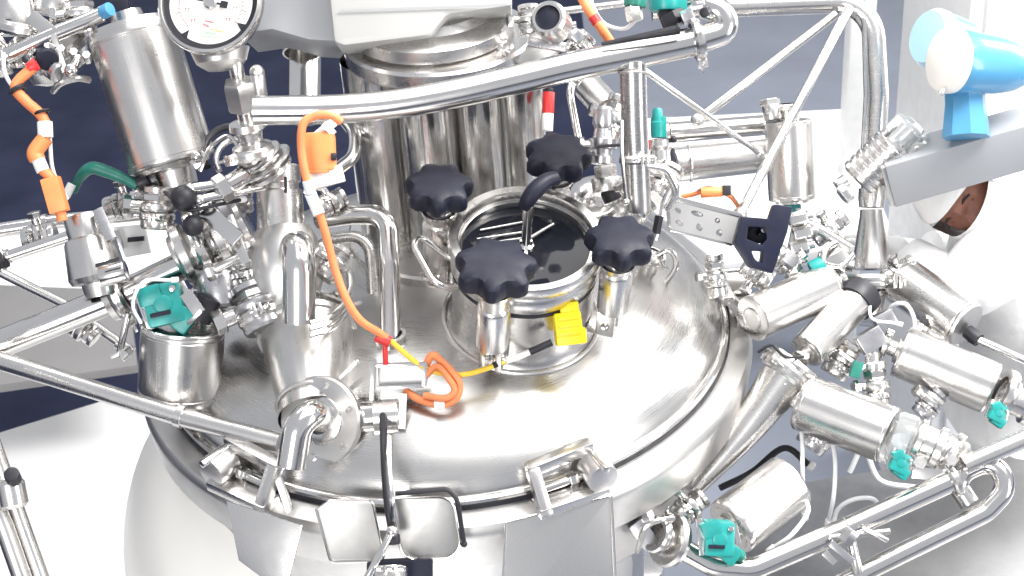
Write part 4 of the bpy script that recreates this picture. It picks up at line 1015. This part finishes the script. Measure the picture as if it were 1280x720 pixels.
T.part('dark_knob', MB().cyl(W(52, 66, d-.1), W(60, 76, d-.14), m(12)), 'navy_plastic')
T.done()
# orange cable with white labels at the left
T = Thing('tagged_orange_cable', 'orange cable with white tags hanging at the upper left', 'cable')
d = -.36
pts = [(42, 84), (24, 100), (20, 112), (34, 128), (52, 145), (58, 166), (48, 192), (52, 210), (64, 224), (74, 258), (78, 276)]
P = [W(x, y, d) for x, y in pts]
T.part('sheath', MB().tube(spline(P), m(6), 12), 'orange_cable')
T.part('white_tag', MB().cyl(W(56, 152, d), W(57, 172, d), m(8.5), seg=14), 'white_plastic')
T.part('lower_tag', MB().cyl(W(47, 198, d), W(54, 214, d), m(7.5), seg=14), 'white_plastic')
T.part('orange_plug', MB().box(W(69, 244, d), view(.28, -1), view(1, .28), FWD, m(20), m(10), m(9)), 'orange_plastic')
T.part('orange_sleeve', MB().tube(spline([W(57, 172, d), W(44, 190, d), W(47, 200, d)]), m(9), 12), 'orange_plastic')
T.part('cable_tie', MB().ring(W(53, 140, d), view(.3, -1), m(7.5), m(2), 20, 6).ring(W(22, 112, d), view(.6, -1), m(8), m(3), 20, 6), 'black_rubber')
T.part('grey_lead', MB().tube(spline([W(4, 66, d), W(6, 90, d), W(16, 108, d+.01), W(40, 130, d+.02), W(60, 160, d+.02), W(66, 212, d+.02), W(84, 250, d+.02)]), m(2.4), 8), 'hose_white')
T.part('red_end', MB().cyl(W(36, 86, d), W(46, 80, d), m(7)), 'red_plastic')
T.done()

# ------------------------------------------------------------------ left pipework
def lpipe(lab, pts, r, name='left_pipe', mat='steel_polished', d=-.2, collar=None, grp='pipes and rods at the left'):
    T = Thing(name, lab, 'pipe', grp)
    P = [W(x, y, dd) for x, y, dd in pts]
    T.part('tube', MB().tube(fillet(P, .06), m(r, d), 20), mat)
    ax = (P[1]-P[0]).normalized(); c = P[0].lerp(P[-1], .55) if collar is None else W(*collar)
    T.part('collar', MB().lathe(c, ax, [(-m(4), m(r*.9)), (-m(4), m(r*1.16)), (m(4), m(r*1.16)), (m(4), m(r*.9))], 24), 'steel')
    T.done()
lpipe('thin horizontal pipe behind the square fitting at the left edge', [(-170, 314, .0), (70, 277, .0), (186, 266, .0)], 10, collar=(56, 279, 0))
lpipe('slim pipe ending in a black bush at the left edge', [(0, 324, -.16), (90, 294, -.16)], 7.5, collar=(8, 321, -.16))
lpipe('thin crossing rod behind the thick left pipe', [(0, 340, -.02), (80, 380, -.02), (166, 440, -.02)], 6.5, mat='steel', collar=(150, 430, -.02))
lpipe('long rod sloping from the left edge to the disc flange', [(-190, 392, -.24), (120, 488, -.34), (222, 520, -.37), (350, 553, -.42)], 11.5, name='sloping_rod', mat='steel', collar=(226, 520, -.37))
T = Thing('black_bush', 'black bush on the end of the slim pipe at the left edge', 'bush')
T.part('bush', MB().cyl(W(-8, 330, -.17), W(6, 322, -.17), m(12)), 'black_rubber'); T.part('bush_pin', MB().cyl(W(4, 338, -.17), W(-2, 312, -.17), m(5)), 'steel'); T.done()
T = Thing('thick_feed_pipe', 'thick polished feed pipe rising from the left edge to the clamp rings', 'pipe')
d = -.26
T.part('tube', MB().tube([W(-180, 502, d), W(60, 406, d), W(140, 374, d), W(236, 328, d)], m(18, d), 28), 'steel_polished')
clamp(T, W(150, 368, d), view(.9, .42), m(24), view(.3, -1, -.4))
T.part('union_ring', MB().lathe(W(134, 376, d), view(.9, .42), [(0, m(17)), (0, m(25)), (m(8), m(27)), (m(10), m(21)), (m(14), m(21))], 32), 'steel')
T.part('bleed_bolt', MB().cyl(W(160, 392, d-.06), W(150, 440, d-.04), m(4)).hexn(W(154, 438, d-.05), W(162, 446, d-.05), m(9)).bar(W(138, 446, d-.05), W(166, 434, d-.05), m(5), m(4), UPV), 'steel_polished')
T.done()
T = Thing('square_fitting', 'tilted tapered steel fitting on the feed pipe at the left', 'fitting')
d = -.30
T.part('body', MB().lathe(W(104, 268, d), W(126, 362, d)-W(104, 268, d), [(0, 0), (0, m(21)), (m(4), m(23)), (m(26), m(23)), (m(28), m(27)), (m(32), m(29)), (m(72), m(33)), (m(78), m(30)), (m(80), m(20)), (m(96), m(18))], 40), 'steel_brushed')
T.part('slot', MB().box(W(134, 328, d-.10), view(1, .3), UPV, FWD, m(13), m(2), m(3)), 'black_rubber')
T.part('side_lever', MB().bar(W(122, 262, d-.04), W(140, 300, d-.06), m(12), m(6), RGT), 'steel_cast')
T.part('pale_shoulder', MB().cyl(W(126, 346, d-.06), W(158, 338, d-.06), m(12)), 'steel_polished')
T.done()
T = Thing('slotted_plate', 'small white plate with dark slot behind the feed pipe', 'plate')
T.part('plate', MB().prism([W(x, y, .0) for x, y in [(142, 284), (182, 280), (190, 316), (158, 322)]], [], .01, .002), 'white_plastic')
T.part('dark_slot', MB().box(W(170, 299, -.02), view(1, .1), UPV, FWD, m(10), m(3), m(3)), 'black_rubber')
T.part('pin', MB().bar(W(145, 288, -.03), W(152, 312, -.03), m(7), m(6), RGT), 'steel_cast')
T.done()
# ring stack where feed pipe meets the valve
T = Thing('clamp_ring_stack', 'stack of polished clamp rings joining feed pipe and upright cross', 'clamp')
d = -.28
ax = view(.9, .40, .1)
for k, (x, y, rr) in enumerate([(232, 318, 38), (252, 304, 46), (274, 292, 50), (292, 284, 43)]):
    T.part('ring', MB().lathe(W(x, y, d), ax, [(-m(8), m(rr*.7)), (-m(8), m(rr*.92)), (-m(5), m(rr)), (m(4), m(rr)), (m(8), m(rr*.9)), (m(8), m(rr*.7))], 44), ['steel', 'steel_polished', 'steel', 'steel_cast'][k])
T.part('core_tube', MB().cyl(W(222, 324, d), W(310, 278, d), m(28)), 'steel')
T.part('wing_lug', MB().bar(W(256, 262, d-.12), W(298, 300, d-.14), m(18), m(6), view(.4, .8)).bar(W(286, 270, d-.1), W(308, 330, d-.12), m(10), m(6), RGT), 'steel_polished')
T.part('lower_bolt', MB().cyl(W(262, 340, d-.1), W(300, 322, d-.1), m(5)).hexn(W(258, 342, d-.1), W(268, 338, d-.1), m(10)), 'steel')
T.part('knurled_foot', MB().lathe(W(272, 336, d-.02), view(.1, -1), [(0, m(22)), (m(10), m(26)), (m(40), m(24)), (m(44), m(18))], 20), 'steel_cast')
T.done()
for lab, x, y, rr in [('upper black ball knob on the clamp ring stack', 230, 248, 15), ('lower black ball knob on the clamp ring stack', 241, 282, 12)]:
    T = Thing('ball_knob', lab, 'knob', 'black ball knobs on the clamp rings')
    T.part('ball', MB().ball(W(x, y, -.42), m(rr)), 'black_rubber')
    T.part('shank', MB().cyl(W(x+2, y, -.41), W(x+14, y+26, -.34), m(6)), 'steel_polished'); T.done()
T = Thing('dark_block', 'dark blocky clamp body behind the ring stack', 'clamp body')
T.part('block', MB().box(W(285, 262, -.20), view(1, -.3), view(.3, 1), FWD, m(26), m(16), m(16)), 'navy_plastic')
T.part('screw', MB().cyl(W(272, 250, -.26), W(268, 246, -.28), m(6)), 'steel_polished'); T.done()
for lab, a, b in [('upper of two thin rods joining ball knobs and upright cross', (238, 236, -.42), (326, 222, -.36)), ('lower of two thin rods joining ball knobs and upright cross', (250, 250, -.42), (330, 232, -.36))]:
    T = Thing('thin_rod', lab, 'rod', 'two thin rods beside the ball knobs')
    T.part('rod', MB().cyl(W(*a), W(*b), m(5.5), seg=16), 'steel_polished'); T.part('rod_end', MB().ball(W(*a), m(6.5)), 'steel'); T.done()
T = Thing('horizontal_link', 'short horizontal steel link between tilted actuator and gauge stem', 'link')
T.part('link_tube', MB().tube([W(196, 250, -.2), W(198, 226, -.22), W(214, 214, -.24)], m(16), 20), 'steel'); clamp(T, W(197, 236, -.22), view(0, 1), m(17), view(-1, 0, -.5))
T.done()
# teal solenoid + lower-left actuator
T = Thing('teal_solenoid', 'teal solenoid block on top of the lower left actuator', 'solenoid')
d = -.34
teal_lump(T, W(206, 380, d), m(1), 1.25)
T.part('steel_strap', MB().bar(W(232, 366, d-.05), W(250, 392, d-.06), m(14), m(5), view(.6, .8)).bar(W(236, 404, d-.05), W(252, 388, d-.06), m(10), m(5), view(.6, .6)), 'steel')
T.part('black_cuff', MB().cyl(W(248, 400, d), W(262, 372, d), m(14)), 'black_rubber')
T.done()
T = Thing('lower_left_actuator', 'upright dark-streaked actuator can at the left, under the teal solenoid', 'actuator')
d = -.30
A_, B_ = W(224, 498, d+.04), W(229, 408, d); ax = (B_-A_).normalized()
T.part('can', housing(A_, B_, m(52, d), 56), 'steel_brushed')
T.part('foot', MB().lathe(A_, -ax, [(0, m(30)), (m(4), m(28)), (m(5), m(16)), (m(22), m(15)), (m(24), 0)], 32), 'steel')
clamp(T, W(222, 514, d+.02), ax, m(17), view(.5, 0, -1))
T.part('rim_strap', MB().ring(B_+ax*.002, ax, m(47), m(2.2), 48, 8), 'steel_polished')
T.done()
# upright cross fitting + elbow + reducer
T = Thing('upright_cross', 'upright cross fitting with a bulging body left of the orange cable', 'cross fitting')
d = -.30
T.part('upper_neck', MB().lathe(W(352, 300, d), W(348, 214, d)-W(352, 300, d), [(0, m(29)), (m(18), m(27)), (m(56), m(26)), (m(58), m(22)), (m(64), m(22)), (m(66), m(25)), (m(84), m(25)), (m(86), m(20)), (m(86), 0)], 40), 'steel')
T.part('bulb', MB().lathe(W(356, 372, d), view(0, 1), [(-m(30), m(20)), (-m(18), m(30)), (0, m(38)), (m(24), m(45)), (m(50), m(44)), (m(70), m(36)), (m(84), m(27))], 44), 'steel_satin')
T.part('front_elbow', MB().tube(fillet([W(368, 318, d-.06), W(372, 306, d-.13), W(374, 330, d-.15), W(374, 402, d-.13)], .04, 10), m(20, d), 24), 'steel_polished')
T.part('slot', MB().box(W(357, 231, d-.085), RGT, UPV, FWD, m(1.4), m(9), m(3)), 'black_rubber')
T.done()
T = Thing('lid_reducer', 'conical steel reducer standing on the lid below the upright cross', 'reducer')
P0 = on_lid(392, 506); nn = (UP*.8+lid_n(P0)*.2).normalized(); P1 = W(384, 418, -.30)
axr = (P1-P0).normalized(); LL = (P1-P0).length
T.part('cone', MB().lathe(P0, axr, [(-.03, m(40)), (0, m(38)), (LL*.35, m(44)), (LL*.9, m(52)), (LL, m(54))], 56), 'steel_brushed')
T.part('flange', MB().lathe(P1, axr, [(-m(4), m(50)), (-m(2), m(57)), (m(4), m(58)), (m(5), m(52)), (m(9), m(52)), (m(10), m(58)), (m(15), m(57)), (m(17), m(20)), (m(17), 0)], 56), 'steel')
T.part('weld_ring', MB().ring(P0+axr*.004, axr, m(40), m(2.5), 56, 8), 'steel_satin')
for P in bolts_on(P1+axr*m(15), axr, m(46), 8, m(5), m(6)): T.part('flange_bolt', P, 'steel')
clamp(T, P1+axr*m(24), axr, m(34), view(.8, 0, -.6))
T.done()
T = Thing('bent_standpipe', 'bent standpipe arching down onto the lid right of the orange cable', 'pipe')
d = -.30
T.part('tube', MB().tube(fillet([W(398, 274, d+.06), W(440, 268, d+.03), W(484, 268, d), W(487, 330, d-.02), on_lid(488, 424)], .07, 10), m(13, d), 24), 'steel_polished')
T.part('foot_ring', MB().lathe(on_lid(488, 424), UP, [(-.01, m(12)), (-.01, m(18)), (.012, m(18)), (.014, m(14))], 32), 'steel')
T.part('inner_tube', MB().tube(fillet([W(404, 300, d+.10), W(462, 292, d+.10), W(466, 380, d+.10)], .04), m(8, d), 18), 'steel')
T.done()
T = Thing('pale_side_drum', 'pale round drum end between upright cross and bent standpipe', 'drum')
T.part('drum', MB().lathe(W(425, 340, -.10), view(.4, .2, -.8), [(-.08, 0), (-.08, m(42)), (0, m(44)), (.006, m(42)), (.008, 0)], 44), 'steel_satin')
T.part('drum_band', MB().ring(W(425, 340, -.10), view(.4, .2, -.8), m(44), m(3), 48, 8), 'steel_polished')
T.done()
# silver hose arcs at the base of the cross
T = Thing('braided_hose', 'silver hose arcs around the foot of the upright cross', 'hose')
for k, (o, rr) in enumerate([(0, 3.2), (8, 3.2), (16, 2.6)]):
    T.part('hose_loop', MB().tube(spline([W(388, 404+o, -.46), W(412, 396+o, -.44), W(430, 380+o, -.40), W(438, 358+o, -.36), W(436, 340+o, -.34)]), m(rr), 10), 'steel_polished')
T.done()

# ------------------------------------------------------------------ orange connector and cable
T = Thing('orange_connector', 'orange connector block with a white name tag under the top pipe', 'connector')
d = -.56
T.part('block', MB().box(W(400, 190, d), view(1, .05), view(-.05, 1), FWD, m(16), m(20), m(12), m(4)).box(W(396, 208, d), view(1, .05), UPV, FWD, m(14), m(8), m(11), m(3)), 'orange_plastic')
T.part('white_tag', MB().box(W(406, 222, d-.005), view(1, .25), view(-.25, 1), FWD, m(20), m(9), m(4), m(1.5)), 'white_plastic')
T.part('top_plug', MB().cyl(W(396, 170, d), W(418, 152, d), m(5)).cyl(W(408, 164, d-.01), W(414, 158, d-.01), m(8)), 'white_plastic')
T.part('black_nub', MB().cyl(W(414, 196, d-.02), W(420, 196, d-.02), m(4)), 'black_rubber')
T.part('tag_bracket', MB().bar(W(380, 240, d+.02), W(424, 226, d+.02), m(4), m(10), UPV), 'steel_polished')
T.done()
T = Thing('orange_cable', 'long orange cable looping from the connector down to the terminal box', 'cable')
pts = [(426, 152, -.62), (412, 144, -.63), (390, 146, -.63), (378, 158, -.63), (377, 190, -.62), (384, 226, -.61), (396, 256, -.60), (408, 296, -.58), (418, 334, -.56), (432, 372, -.55), (450, 400, -.53), (474, 416, -.50), (484, 424, -.49)]
T.part('sheath', MB().tube(spline([W(*p) for p in pts]), m(5.2, -.6), 14), 'orange_cable')
T.part('white_sleeve', MB().tube(spline([W(388, 242, -.61), W(393, 254, -.60), W(399, 268, -.60)]), m(7.5, -.6), 14), 'white_plastic')
T.part('pale_sleeve', MB().tube([W(384, 226, -.615), W(388, 242, -.61)], m(6.4, -.6), 14), 'hose_white')
T.done()
T = Thing('terminal_box', 'small open pale steel terminal box on the front of the lid', 'terminal box')
d = -.46
def tb(x, y, dd=0): return W(x, y, d+dd)
T.part('back_plate', MB().prism([tb(472, 456, .02), tb(531, 456, .02), tb(529, 485, .02), tb(474, 485, .02)], [], .003), 'steel_satin')
T.part('left_cheek', MB().bar(tb(468, 450), tb(466, 500), m(5), .035, RGT), 'steel_polished')
T.part('right_cheek', MB().bar(tb(532, 452), tb(531, 482), m(5), .035, RGT), 'steel_polished')
T.part('top_lip', MB().bar(tb(470, 456), tb(532, 455), m(4), .03, UPV), 'steel_polished')
T.part('bottom_lip', MB().bar(tb(472, 484), tb(530, 482), m(4), .03, UPV), 'steel_polished')
T.part('foot_plate', MB().bar(tb(476, 494), tb(508, 494), m(16), .010, UPV), 'steel_satin')
T.part('wall_tag', MB().bar(tb(504, 492, -.02), tb(502, 536, -.02), m(8), .006, RGT), 'white_plastic')
T.done()
T = Thing('orange_loop', 'loop of orange cable hanging from the terminal box', 'cable')
T.part('loop_upper', MB().tube(spline([W(530, 462, -.46), W(540, 444, -.47), W(552, 452, -.47), W(564, 464, -.48), W(574, 480, -.48), W(570, 498, -.48), W(552, 506, -.48), (W(526, 500, -.47)), W(506, 488, -.46)]), m(4.2), 12), 'orange_cable')
T.part('loop_inner', MB().tube(spline([W(532, 470, -.47), W(546, 458, -.48), W(560, 472, -.49), W(568, 488, -.49), W(556, 498, -.49), W(530, 494, -.48)]), m(3.6), 12), 'orange_cable')
T.part('white_band', MB().tube([W(543, 506.5, -.482), W(556, 505.5, -.482)], m(5.2), 12), 'white_plastic')
T.part('red_joint', MB().cyl(W(470, 420, -.49), W(488, 428, -.49), m(6)).cyl(W(481, 424, -.49), W(482, 456, -.48), m(3)), 'red_plastic')
T.done()
T = Thing('yellow_cable', 'yellow cable with a white length joining terminal box and yellow sensor', 'cable')
T.part('sheath', MB().tube(spline([W(486, 424, -.49), W(502, 438, -.48), W(524, 456, -.47), W(548, 466, -.47), W(580, 468, -.47), W(610, 460, -.46), W(634, 450, -.45)]), m(3), 10), 'yellow_cable')
T.part('white_length', MB().tube(spline([W(632, 451, -.45), W(648, 446, -.44), W(664, 439, -.43)]), m(3.6), 10), 'white_plastic')
T.part('marker', MB().tube([W(616, 457, -.458), W(624, 454, -.455)], m(3.5), 10), 'black_rubber')
T.done()

# ------------------------------------------------------------------ disc flange with spout
T = Thing('disc_flange', 'round disc flange with a bent spout low on the front left of the lid', 'flange')
d = -.46
da = view(-.42, -.02, -1)
T.part('disc', MB().lathe(W(400, 526, d), da, [(-.012, 0), (-.012, m(47)), (-.008, m(49)), (.0, m(49)), (.004, m(47)), (.005, m(26)), (.004, 0)], 60), 'steel_satin')
T.part('spout', MB().tube(fillet([W(404, 524, d-.005), W(390, 516, d-.085), W(372, 532, d-.10), W(364, 582, d-.09)], .05, 12), m(18, d), 26), 'steel_polished')
T.part('boss', MB().lathe(W(402, 525, d), da, [(.002, m(28)), (.010, m(26)), (.014, m(20)), (.014, m(15))], 40), 'steel')
T.part('tail_pipe', MB().tube([W(420, 525, d+.02), W(502, 519, d+.0)], m(19, d), 28), 'steel_polished')
T.part('tail_band', MB().lathe(W(468, 521.5, d+.006), view(1, .07), [(0, m(19)), (0, m(20.5)), (m(26), m(20.5)), (m(27), m(19))], 36), 'steel')
for P in bolts_on(W(400, 526, d)+da*.004, da, m(40), 6, m(4), m(4), .5): T.part('disc_bolt', P, 'steel')
T.part('left_prong', MB().cyl(W(448, 498, d+.02), W(470, 496, d+.0), m(4)), 'steel')
T.done()
T = Thing('white_stay', 'thin pale stay rod beside the conical reducer', 'rod')
T.part('rod', MB().cyl(W(420, 478, -.42), W(446, 452, -.40), m(2.4), seg=10), 'hose_white'); T.part('tip', MB().ball(W(446, 452, -.40), m(3)), 'steel'); T.done()

# ------------------------------------------------------------------ rim clamps and front plates
def rim_clamp(lab, ang, s=1.0, flip=1):
    T = Thing('rim_clamp', lab, 'clamp', 'hook clamps round the vessel rim')
    ra = V((math.cos(ang), math.sin(ang), 0)); tg = V((-math.sin(ang), math.cos(ang), 0))*flip
    c = ra*(R+.035)+V((0, 0, .0))
    T.part('base_plate', MB().box(c-tg*.01*s+ra*.0+V((0, 0, -.0)), tg, ra, UP, .085*s, .026*s, .010), 'steel')
    T.part('upper_arm', MB().bar(ra*(R-.012)+tg*.072*s+UP*.066, ra*(R-.004)-tg*.092*s+UP*.060, .030*s, .026, UP, .007), 'steel')
    T.part('hook_side', MB().bar(ra*(R-.002)-tg*.080*s+UP*.064, ra*(R+.052)-tg*.080*s-UP*.008, .030*s, .026, tg, .007), 'steel')
    T.part('lid_pad', MB().box(ra*(R-.034)+tg*.045*s+UP*.046, tg, ra, UP, .026*s, .024, .014), 'steel_satin')
    rr = ra*(R+.040)+tg*.062*s+UP*.032
    i = T.part('roller', MB().cyl(rr-ra*.040, rr+ra*.012, .036*s, seg=36), 'steel_satin')
    T.part('roller_pin', MB().cyl(rr-ra*.06+UP*.026, rr+ra*.026+UP*.030, .007, seg=14), 'steel_polished', i)
    T.part('spring_bolt', MB().cyl(ra*(R+.01)+tg*.03*s+UP*.02, ra*(R+.01)-tg*.07*s+UP*.018, .008, seg=14).hexn(ra*(R+.01)+tg*.00*s+UP*.02, ra*(R+.01)+tg*.02*s+UP*.02, .015), 'steel_polished')
    T.done()
def rim_ang(x, y):
    p = Zp(x, y, 0); return math.atan2(p.y, p.x)
rim_clamp('hook clamp with round roller on the front of the rim', rim_ang(706, 604), .82, 1)
rim_clamp('hook clamp on the front left of the rim, below the sloping rod', rim_ang(312, 604), .86, -1)
rim_clamp('hook clamp on the right of the rim, below the black bracket', rim_ang(914, 384), .8, 1)
T = Thing('clamp_skirt', 'bent steel guard plate hanging under the front left hook clamp', 'guard plate')
P = [W(x, y, -.50+dz) for x, y, dz in [(285, 626, -.02), (378, 656, -.06), (356, 742, -.06), (300, 700, -.03)]]
T.part('guard', MB().prism(P, [], .006, .001), 'steel')
T.part('guard_edge', MB().tube([P[1]-FWD*.008, P[2]-FWD*.008], .0022, 8), 'steel_polished')
T.part('tall_cheek', MB().prism([W(x, y, -.54) for x, y in [(344, 600), (352, 592), (368, 636), (360, 642)]], [], .014, .002), 'steel')
T.done()
def front_plate(lab, pts, d, rad, mat='plate_grey', lip=True):
    T = Thing('front_plate', lab, 'plate', 'flat plates on the front of the vessel')
    P = fillet([W(x, y, dd) for x, y, dd in pts]+[W(*pts[0])], rad, 6)
    P = P[:-1]
    T.part('plate', MB().prism(P, [], .008, .0015), mat)
    T.part('edge_bead', MB().tube([p-FWD*.010 for p in P], .0024, 8, closed=True), 'steel_polished')
    T.done()
front_plate('left of two rounded grey plates at the bottom, left of the dark hose', [(396, 636, -.57), (412, 625, -.574), (466, 625, -.574), (482, 700, -.552), (414, 702, -.552)], -.6, .012)
front_plate('right of two rounded grey plates at the bottom, right of the dark hose', [(490, 622, -.574), (566, 620, -.574), (578, 695, -.552), (504, 700, -.552)], -.6, .03)
front_plate('large pale plate on the vessel wall at the bottom centre right', [(632, 652, -.535), (764, 618, -.49), (770, 750, -.485), (626, 780, -.53)], -.7, .004, 'steel_lid')
T = Thing('dark_front_hose', 'dark hose with a pale strip hanging over the rim at bottom centre', 'hose')
T.part('hose', MB().tube(spline([on_lid(480, 520)+UP*.02, W(480, 560, -.56), W(482, 600, -.60), W(486, 640, -.62), W(492, 672, -.61)]), m(5, -.6), 14), 'black_rubber')
T.part('pale_strip', MB().tube(spline([W(486, 545, -.57), W(486, 580, -.61), W(490, 620, -.64), W(492, 650, -.63)]), m(3, -.6), 10), 'steel_polished')
T.part('end_bush', MB().cyl(W(491, 668, -.62), W(492, 680, -.62), m(7)), 'black_rubber')
T.done()
T = Thing('dark_edge_hose', 'dark hose following the top edge of the right rounded plate', 'hose')
T.part('hose', MB().tube(fillet([W(494, 617, -.60), W(562, 611, -.60), W(572, 626, -.60), W(580, 680, -.57)], .03), m(3.2, -.6), 12), 'black_rubber')
T.part('hose_end', MB().ball(W(580, 680, -.57), m(3.6)), 'black_rubber')
T.done()
T = Thing('support_strut', 'pale strut rod rising from the bottom edge to the dark hose', 'strut')
T.part('rod', MB().cyl(W(458, 724, -.66), W(490, 664, -.64), m(4.5, -.6), seg=16), 'steel_polished'); T.part('rod_eye', MB().ball(W(490, 664, -.64), m(6)), 'steel'); T.done()
T = Thing('bottom_latch', 'round latch fitting cut by the bottom edge', 'latch')
T.part('latch_body', MB().cyl(W(487, 735, -.62), W(487, 708, -.61), m(22, -.6)), 'steel')
T.part('latch_base', MB().box(W(500, 716, -.56), view(1, .05), UPV, FWD, m(34), m(14), m(10)), 'navy_plastic')
for k in range(3): T.part('latch_bolt', MB().hexn(W(474+k*14, 714, -.66), W(474+k*14, 708, -.66), m(4)), 'steel_polished')
T.done()
T = Thing('corner_handrail', 'double steel handrail tube in the bottom left corner', 'handrail')
d = -.5
T.part('outer_tube', MB().tube([W(-64, 400, d), W(22, 640, d), W(160, 1025, d)], m(10, d), 18), 'steel')
T.part('inner_tube', MB().tube([W(-90, 430, d-.02), W(6, 660, d-.02), W(136, 1030, d-.02)], m(12, d), 18), 'steel_brushed')
i = T.part('joint', MB().lathe(W(12, 600, d-.03), view(.2, -1), [(0, m(12)), (m(4), m(15)), (m(26), m(15)), (m(30), m(11))], 28), 'steel')
T.part('black_knob', MB().cyl(W(18, 600, d-.05), W(14, 592, d-.07), m(8)), 'black_rubber', i)
T.done()

# ------------------------------------------------------------------ small unions and fittings that fill the gaps
def union(lab, a, b, r, name='pipe_union', cat='union', side=None, mats=('steel', 'steel_polished'), cl=True):
    A, B = W(*a), W(*b); ax = (B-A).normalized(); L_ = (B-A).length; s = m(1)*r
    T = Thing(name, lab, cat, 'small unions and fittings of the pipework')
    T.part('body', MB().lathe(A, ax, [(0, 0), (0, s*.78), (L_*.06, s*.86), (L_*.22, s*.86), (L_*.24, s*.62), (L_*.40, s*.60), (L_*.42, s*.95), (L_*.47, s), (L_*.56, s), (L_*.60, s*.92), (L_*.62, s*.66), (L_*.84, s*.62), (L_*.86, s*.8), (L_*.97, s*.8), (L_, s*.72), (L_, 0)], 30), mats[0])
    T.part('nut', MB().hexn(A.lerp(B, .66), A.lerp(B, .82), s*.82), mats[1])
    if cl: clamp(T, A.lerp(B, .30), ax, s*.74, side or (UPV*.3-FWD))
    sd = ax.cross(FWD).normalized(); c = A.lerp(B, .52)
    T.part('side_stub', MB().cyl(c, c+sd*s*1.7-FWD*s*.5, s*.32, seg=16).hexn(c+sd*s*1.3-FWD*s*.38, c+sd*s*1.7-FWD*s*.5, s*.48), mats[1])
    T.done()
union('upright union under the tilted actuator, above the feed pipe', (196, 286, -.27), (198, 232, -.28), 22)
union('dark squat union under the gauge clamp', (338, 216, -.36), (322, 194, -.38), 34, cl=False)
union('slanting union left of the upright cross, over the ring stack', (318, 352, -.30), (302, 300, -.32), 24)
union('lower slanting union between ring stack and reducer flange', (334, 412, -.34), (312, 356, -.32), 30, mats=('steel_cast', 'steel'))
union('small union on the orange cable side of the upright cross', (404, 348, -.36), (432, 312, -.34), 15)
union('tiny union above the bent standpipe', (398, 262, -.30), (430, 244, -.28), 14)
union('horizontal union behind the square fitting', (132, 262, -.18), (182, 250, -.18), 17)
union('small union at the top left beneath the handle tube', (36, 66, -.30), (74, 92, -.32), 15, mats=('steel_cast', 'steel'))
union('union at the left end of the top left corner handle', (-6, 84, -.24), (30, 58, -.26), 18)
union('upright union at the top edge left of the tilted actuator', (104, 44, -.26), (98, -6, -.26), 20)
union('small upright union behind the motor end fitting', (664, 44, -.34), (660, 6, -.34), 15)
union('slanting union behind the top pipe near the dark port', (712, 70, -.30), (736, 44, -.30), 15)
union('stubby union left of the drop pipe, level with the far knob', (756, 176, -.26), (776, 120, -.26), 17)
union('squat union at the foot of the drop pipe', (776, 272, -.34), (812, 246, -.34), 20)
union('union right of the drop pipe beneath the teal fitting', (820, 248, -.30), (842, 208, -.28), 18)
union('vertical union by the lid rim above the short right can', (898, 372, -.20), (892, 318, -.20), 14)
union('union between black bracket and short right can', (962, 352, -.12), (930, 330, -.12), 17)
union('pale union right of the black bracket', (968, 312, -.06), (1000, 350, -.06), 15)
union('slanting union left of the cone reducer', (1018, 300, -.02), (1056, 270, -.02), 14)
union('upright union between the middle and largest right cans', (1098, 512, -.16), (1092, 452, -.16), 17)
union('union on top of the upper right can', (1108, 350, .0), (1142, 326, .0), 13)
union('dark union below the largest right can', (1150, 520, -.16), (1176, 490, -.16), 16, mats=('steel_cast', 'steel'))
union('union wedged between the vessel wall and the lowest can', (846, 648, -.30), (878, 620, -.28), 17)
union('union at the top edge near the teal valve head', (868, 10, -.44), (862, -22, -.44), 18)
def wire(lab, pts, r, mat, name='thin_wire', cat='wire'):
    T = Thing(name, lab, cat, 'thin wires and air lines')
    P = [W(*p) for p in pts]
    T.part('line', MB().tube(spline(P), m(r), 8), mat); T.part('line_end', MB().cyl(P[-1], P[-1]+(P[-1]-P[-2]).normalized()*m(8), m(r*1.6), seg=10), 'white_plastic'); T.done()
wire('thin grey air line curving beside the tilted actuator foot', [(250, 214, -.36), (262, 186, -.36), (284, 170, -.34), (300, 186, -.34)], 2.4, 'steel_polished')
wire('thin dark air line drooping over the clamp ring stack', [(206, 240, -.38), (232, 262, -.42), (262, 258, -.42), (300, 250, -.36)], 2.2, 'black_rubber')
wire('pale air line looping past the teal solenoid', [(176, 404, -.38), (166, 380, -.4), (180, 352, -.4), (214, 350, -.38)], 2.0, 'hose_white')
wire('thin pale line from the cone clamp to the middle right can', [(1068, 350, -.04), (1086, 372, -.1), (1090, 398, -.14), (1120, 404, -.16)], 1.8, 'hose_white')
wire('thin dark line over the tapered outlet', [(948, 440, -.2), (964, 432, -.24), (982, 446, -.26), (1004, 446, -.22)], 1.8, 'black_rubber')
# screws and seam on the motor housing

union('stout union between the tapered outlet and the largest right can', (1010, 560, -.14), (1040, 520, -.14), 22, mats=('steel_cast', 'steel'))
union('half-hidden union under the slender tilted can', (1040, 470, -.10), (1066, 430, -.10), 20)
union('half-hidden union under the upper right can', (1160, 440, -.06), (1178, 400, -.06), 18)
union('stout union left of the square fitting on the thin pipe', (30, 300, -.06), (70, 292, -.06), 18)
union('union on the crossing rod beside the feed pipe', (88, 400, -.08), (120, 424, -.08), 16)
union('stout upright union behind the teal solenoid', (266, 408, -.24), (262, 352, -.24), 24)
union('union behind the upright cross beside the gauge clamp', (300, 268, -.24), (290, 226, -.24), 20, mats=('steel_cast', 'steel'))
wire('grey hose running down behind the largest right can', [(1062, 590, -.1), (1080, 560, -.12), (1100, 600, -.12), (1150, 610, -.14)], 3.4, 'hose_white')
wire('dark hose under the tapered outlet', [(900, 610, -.12), (940, 590, -.1), (980, 560, -.1), (1010, 580, -.1)], 4.0, 'black_rubber')
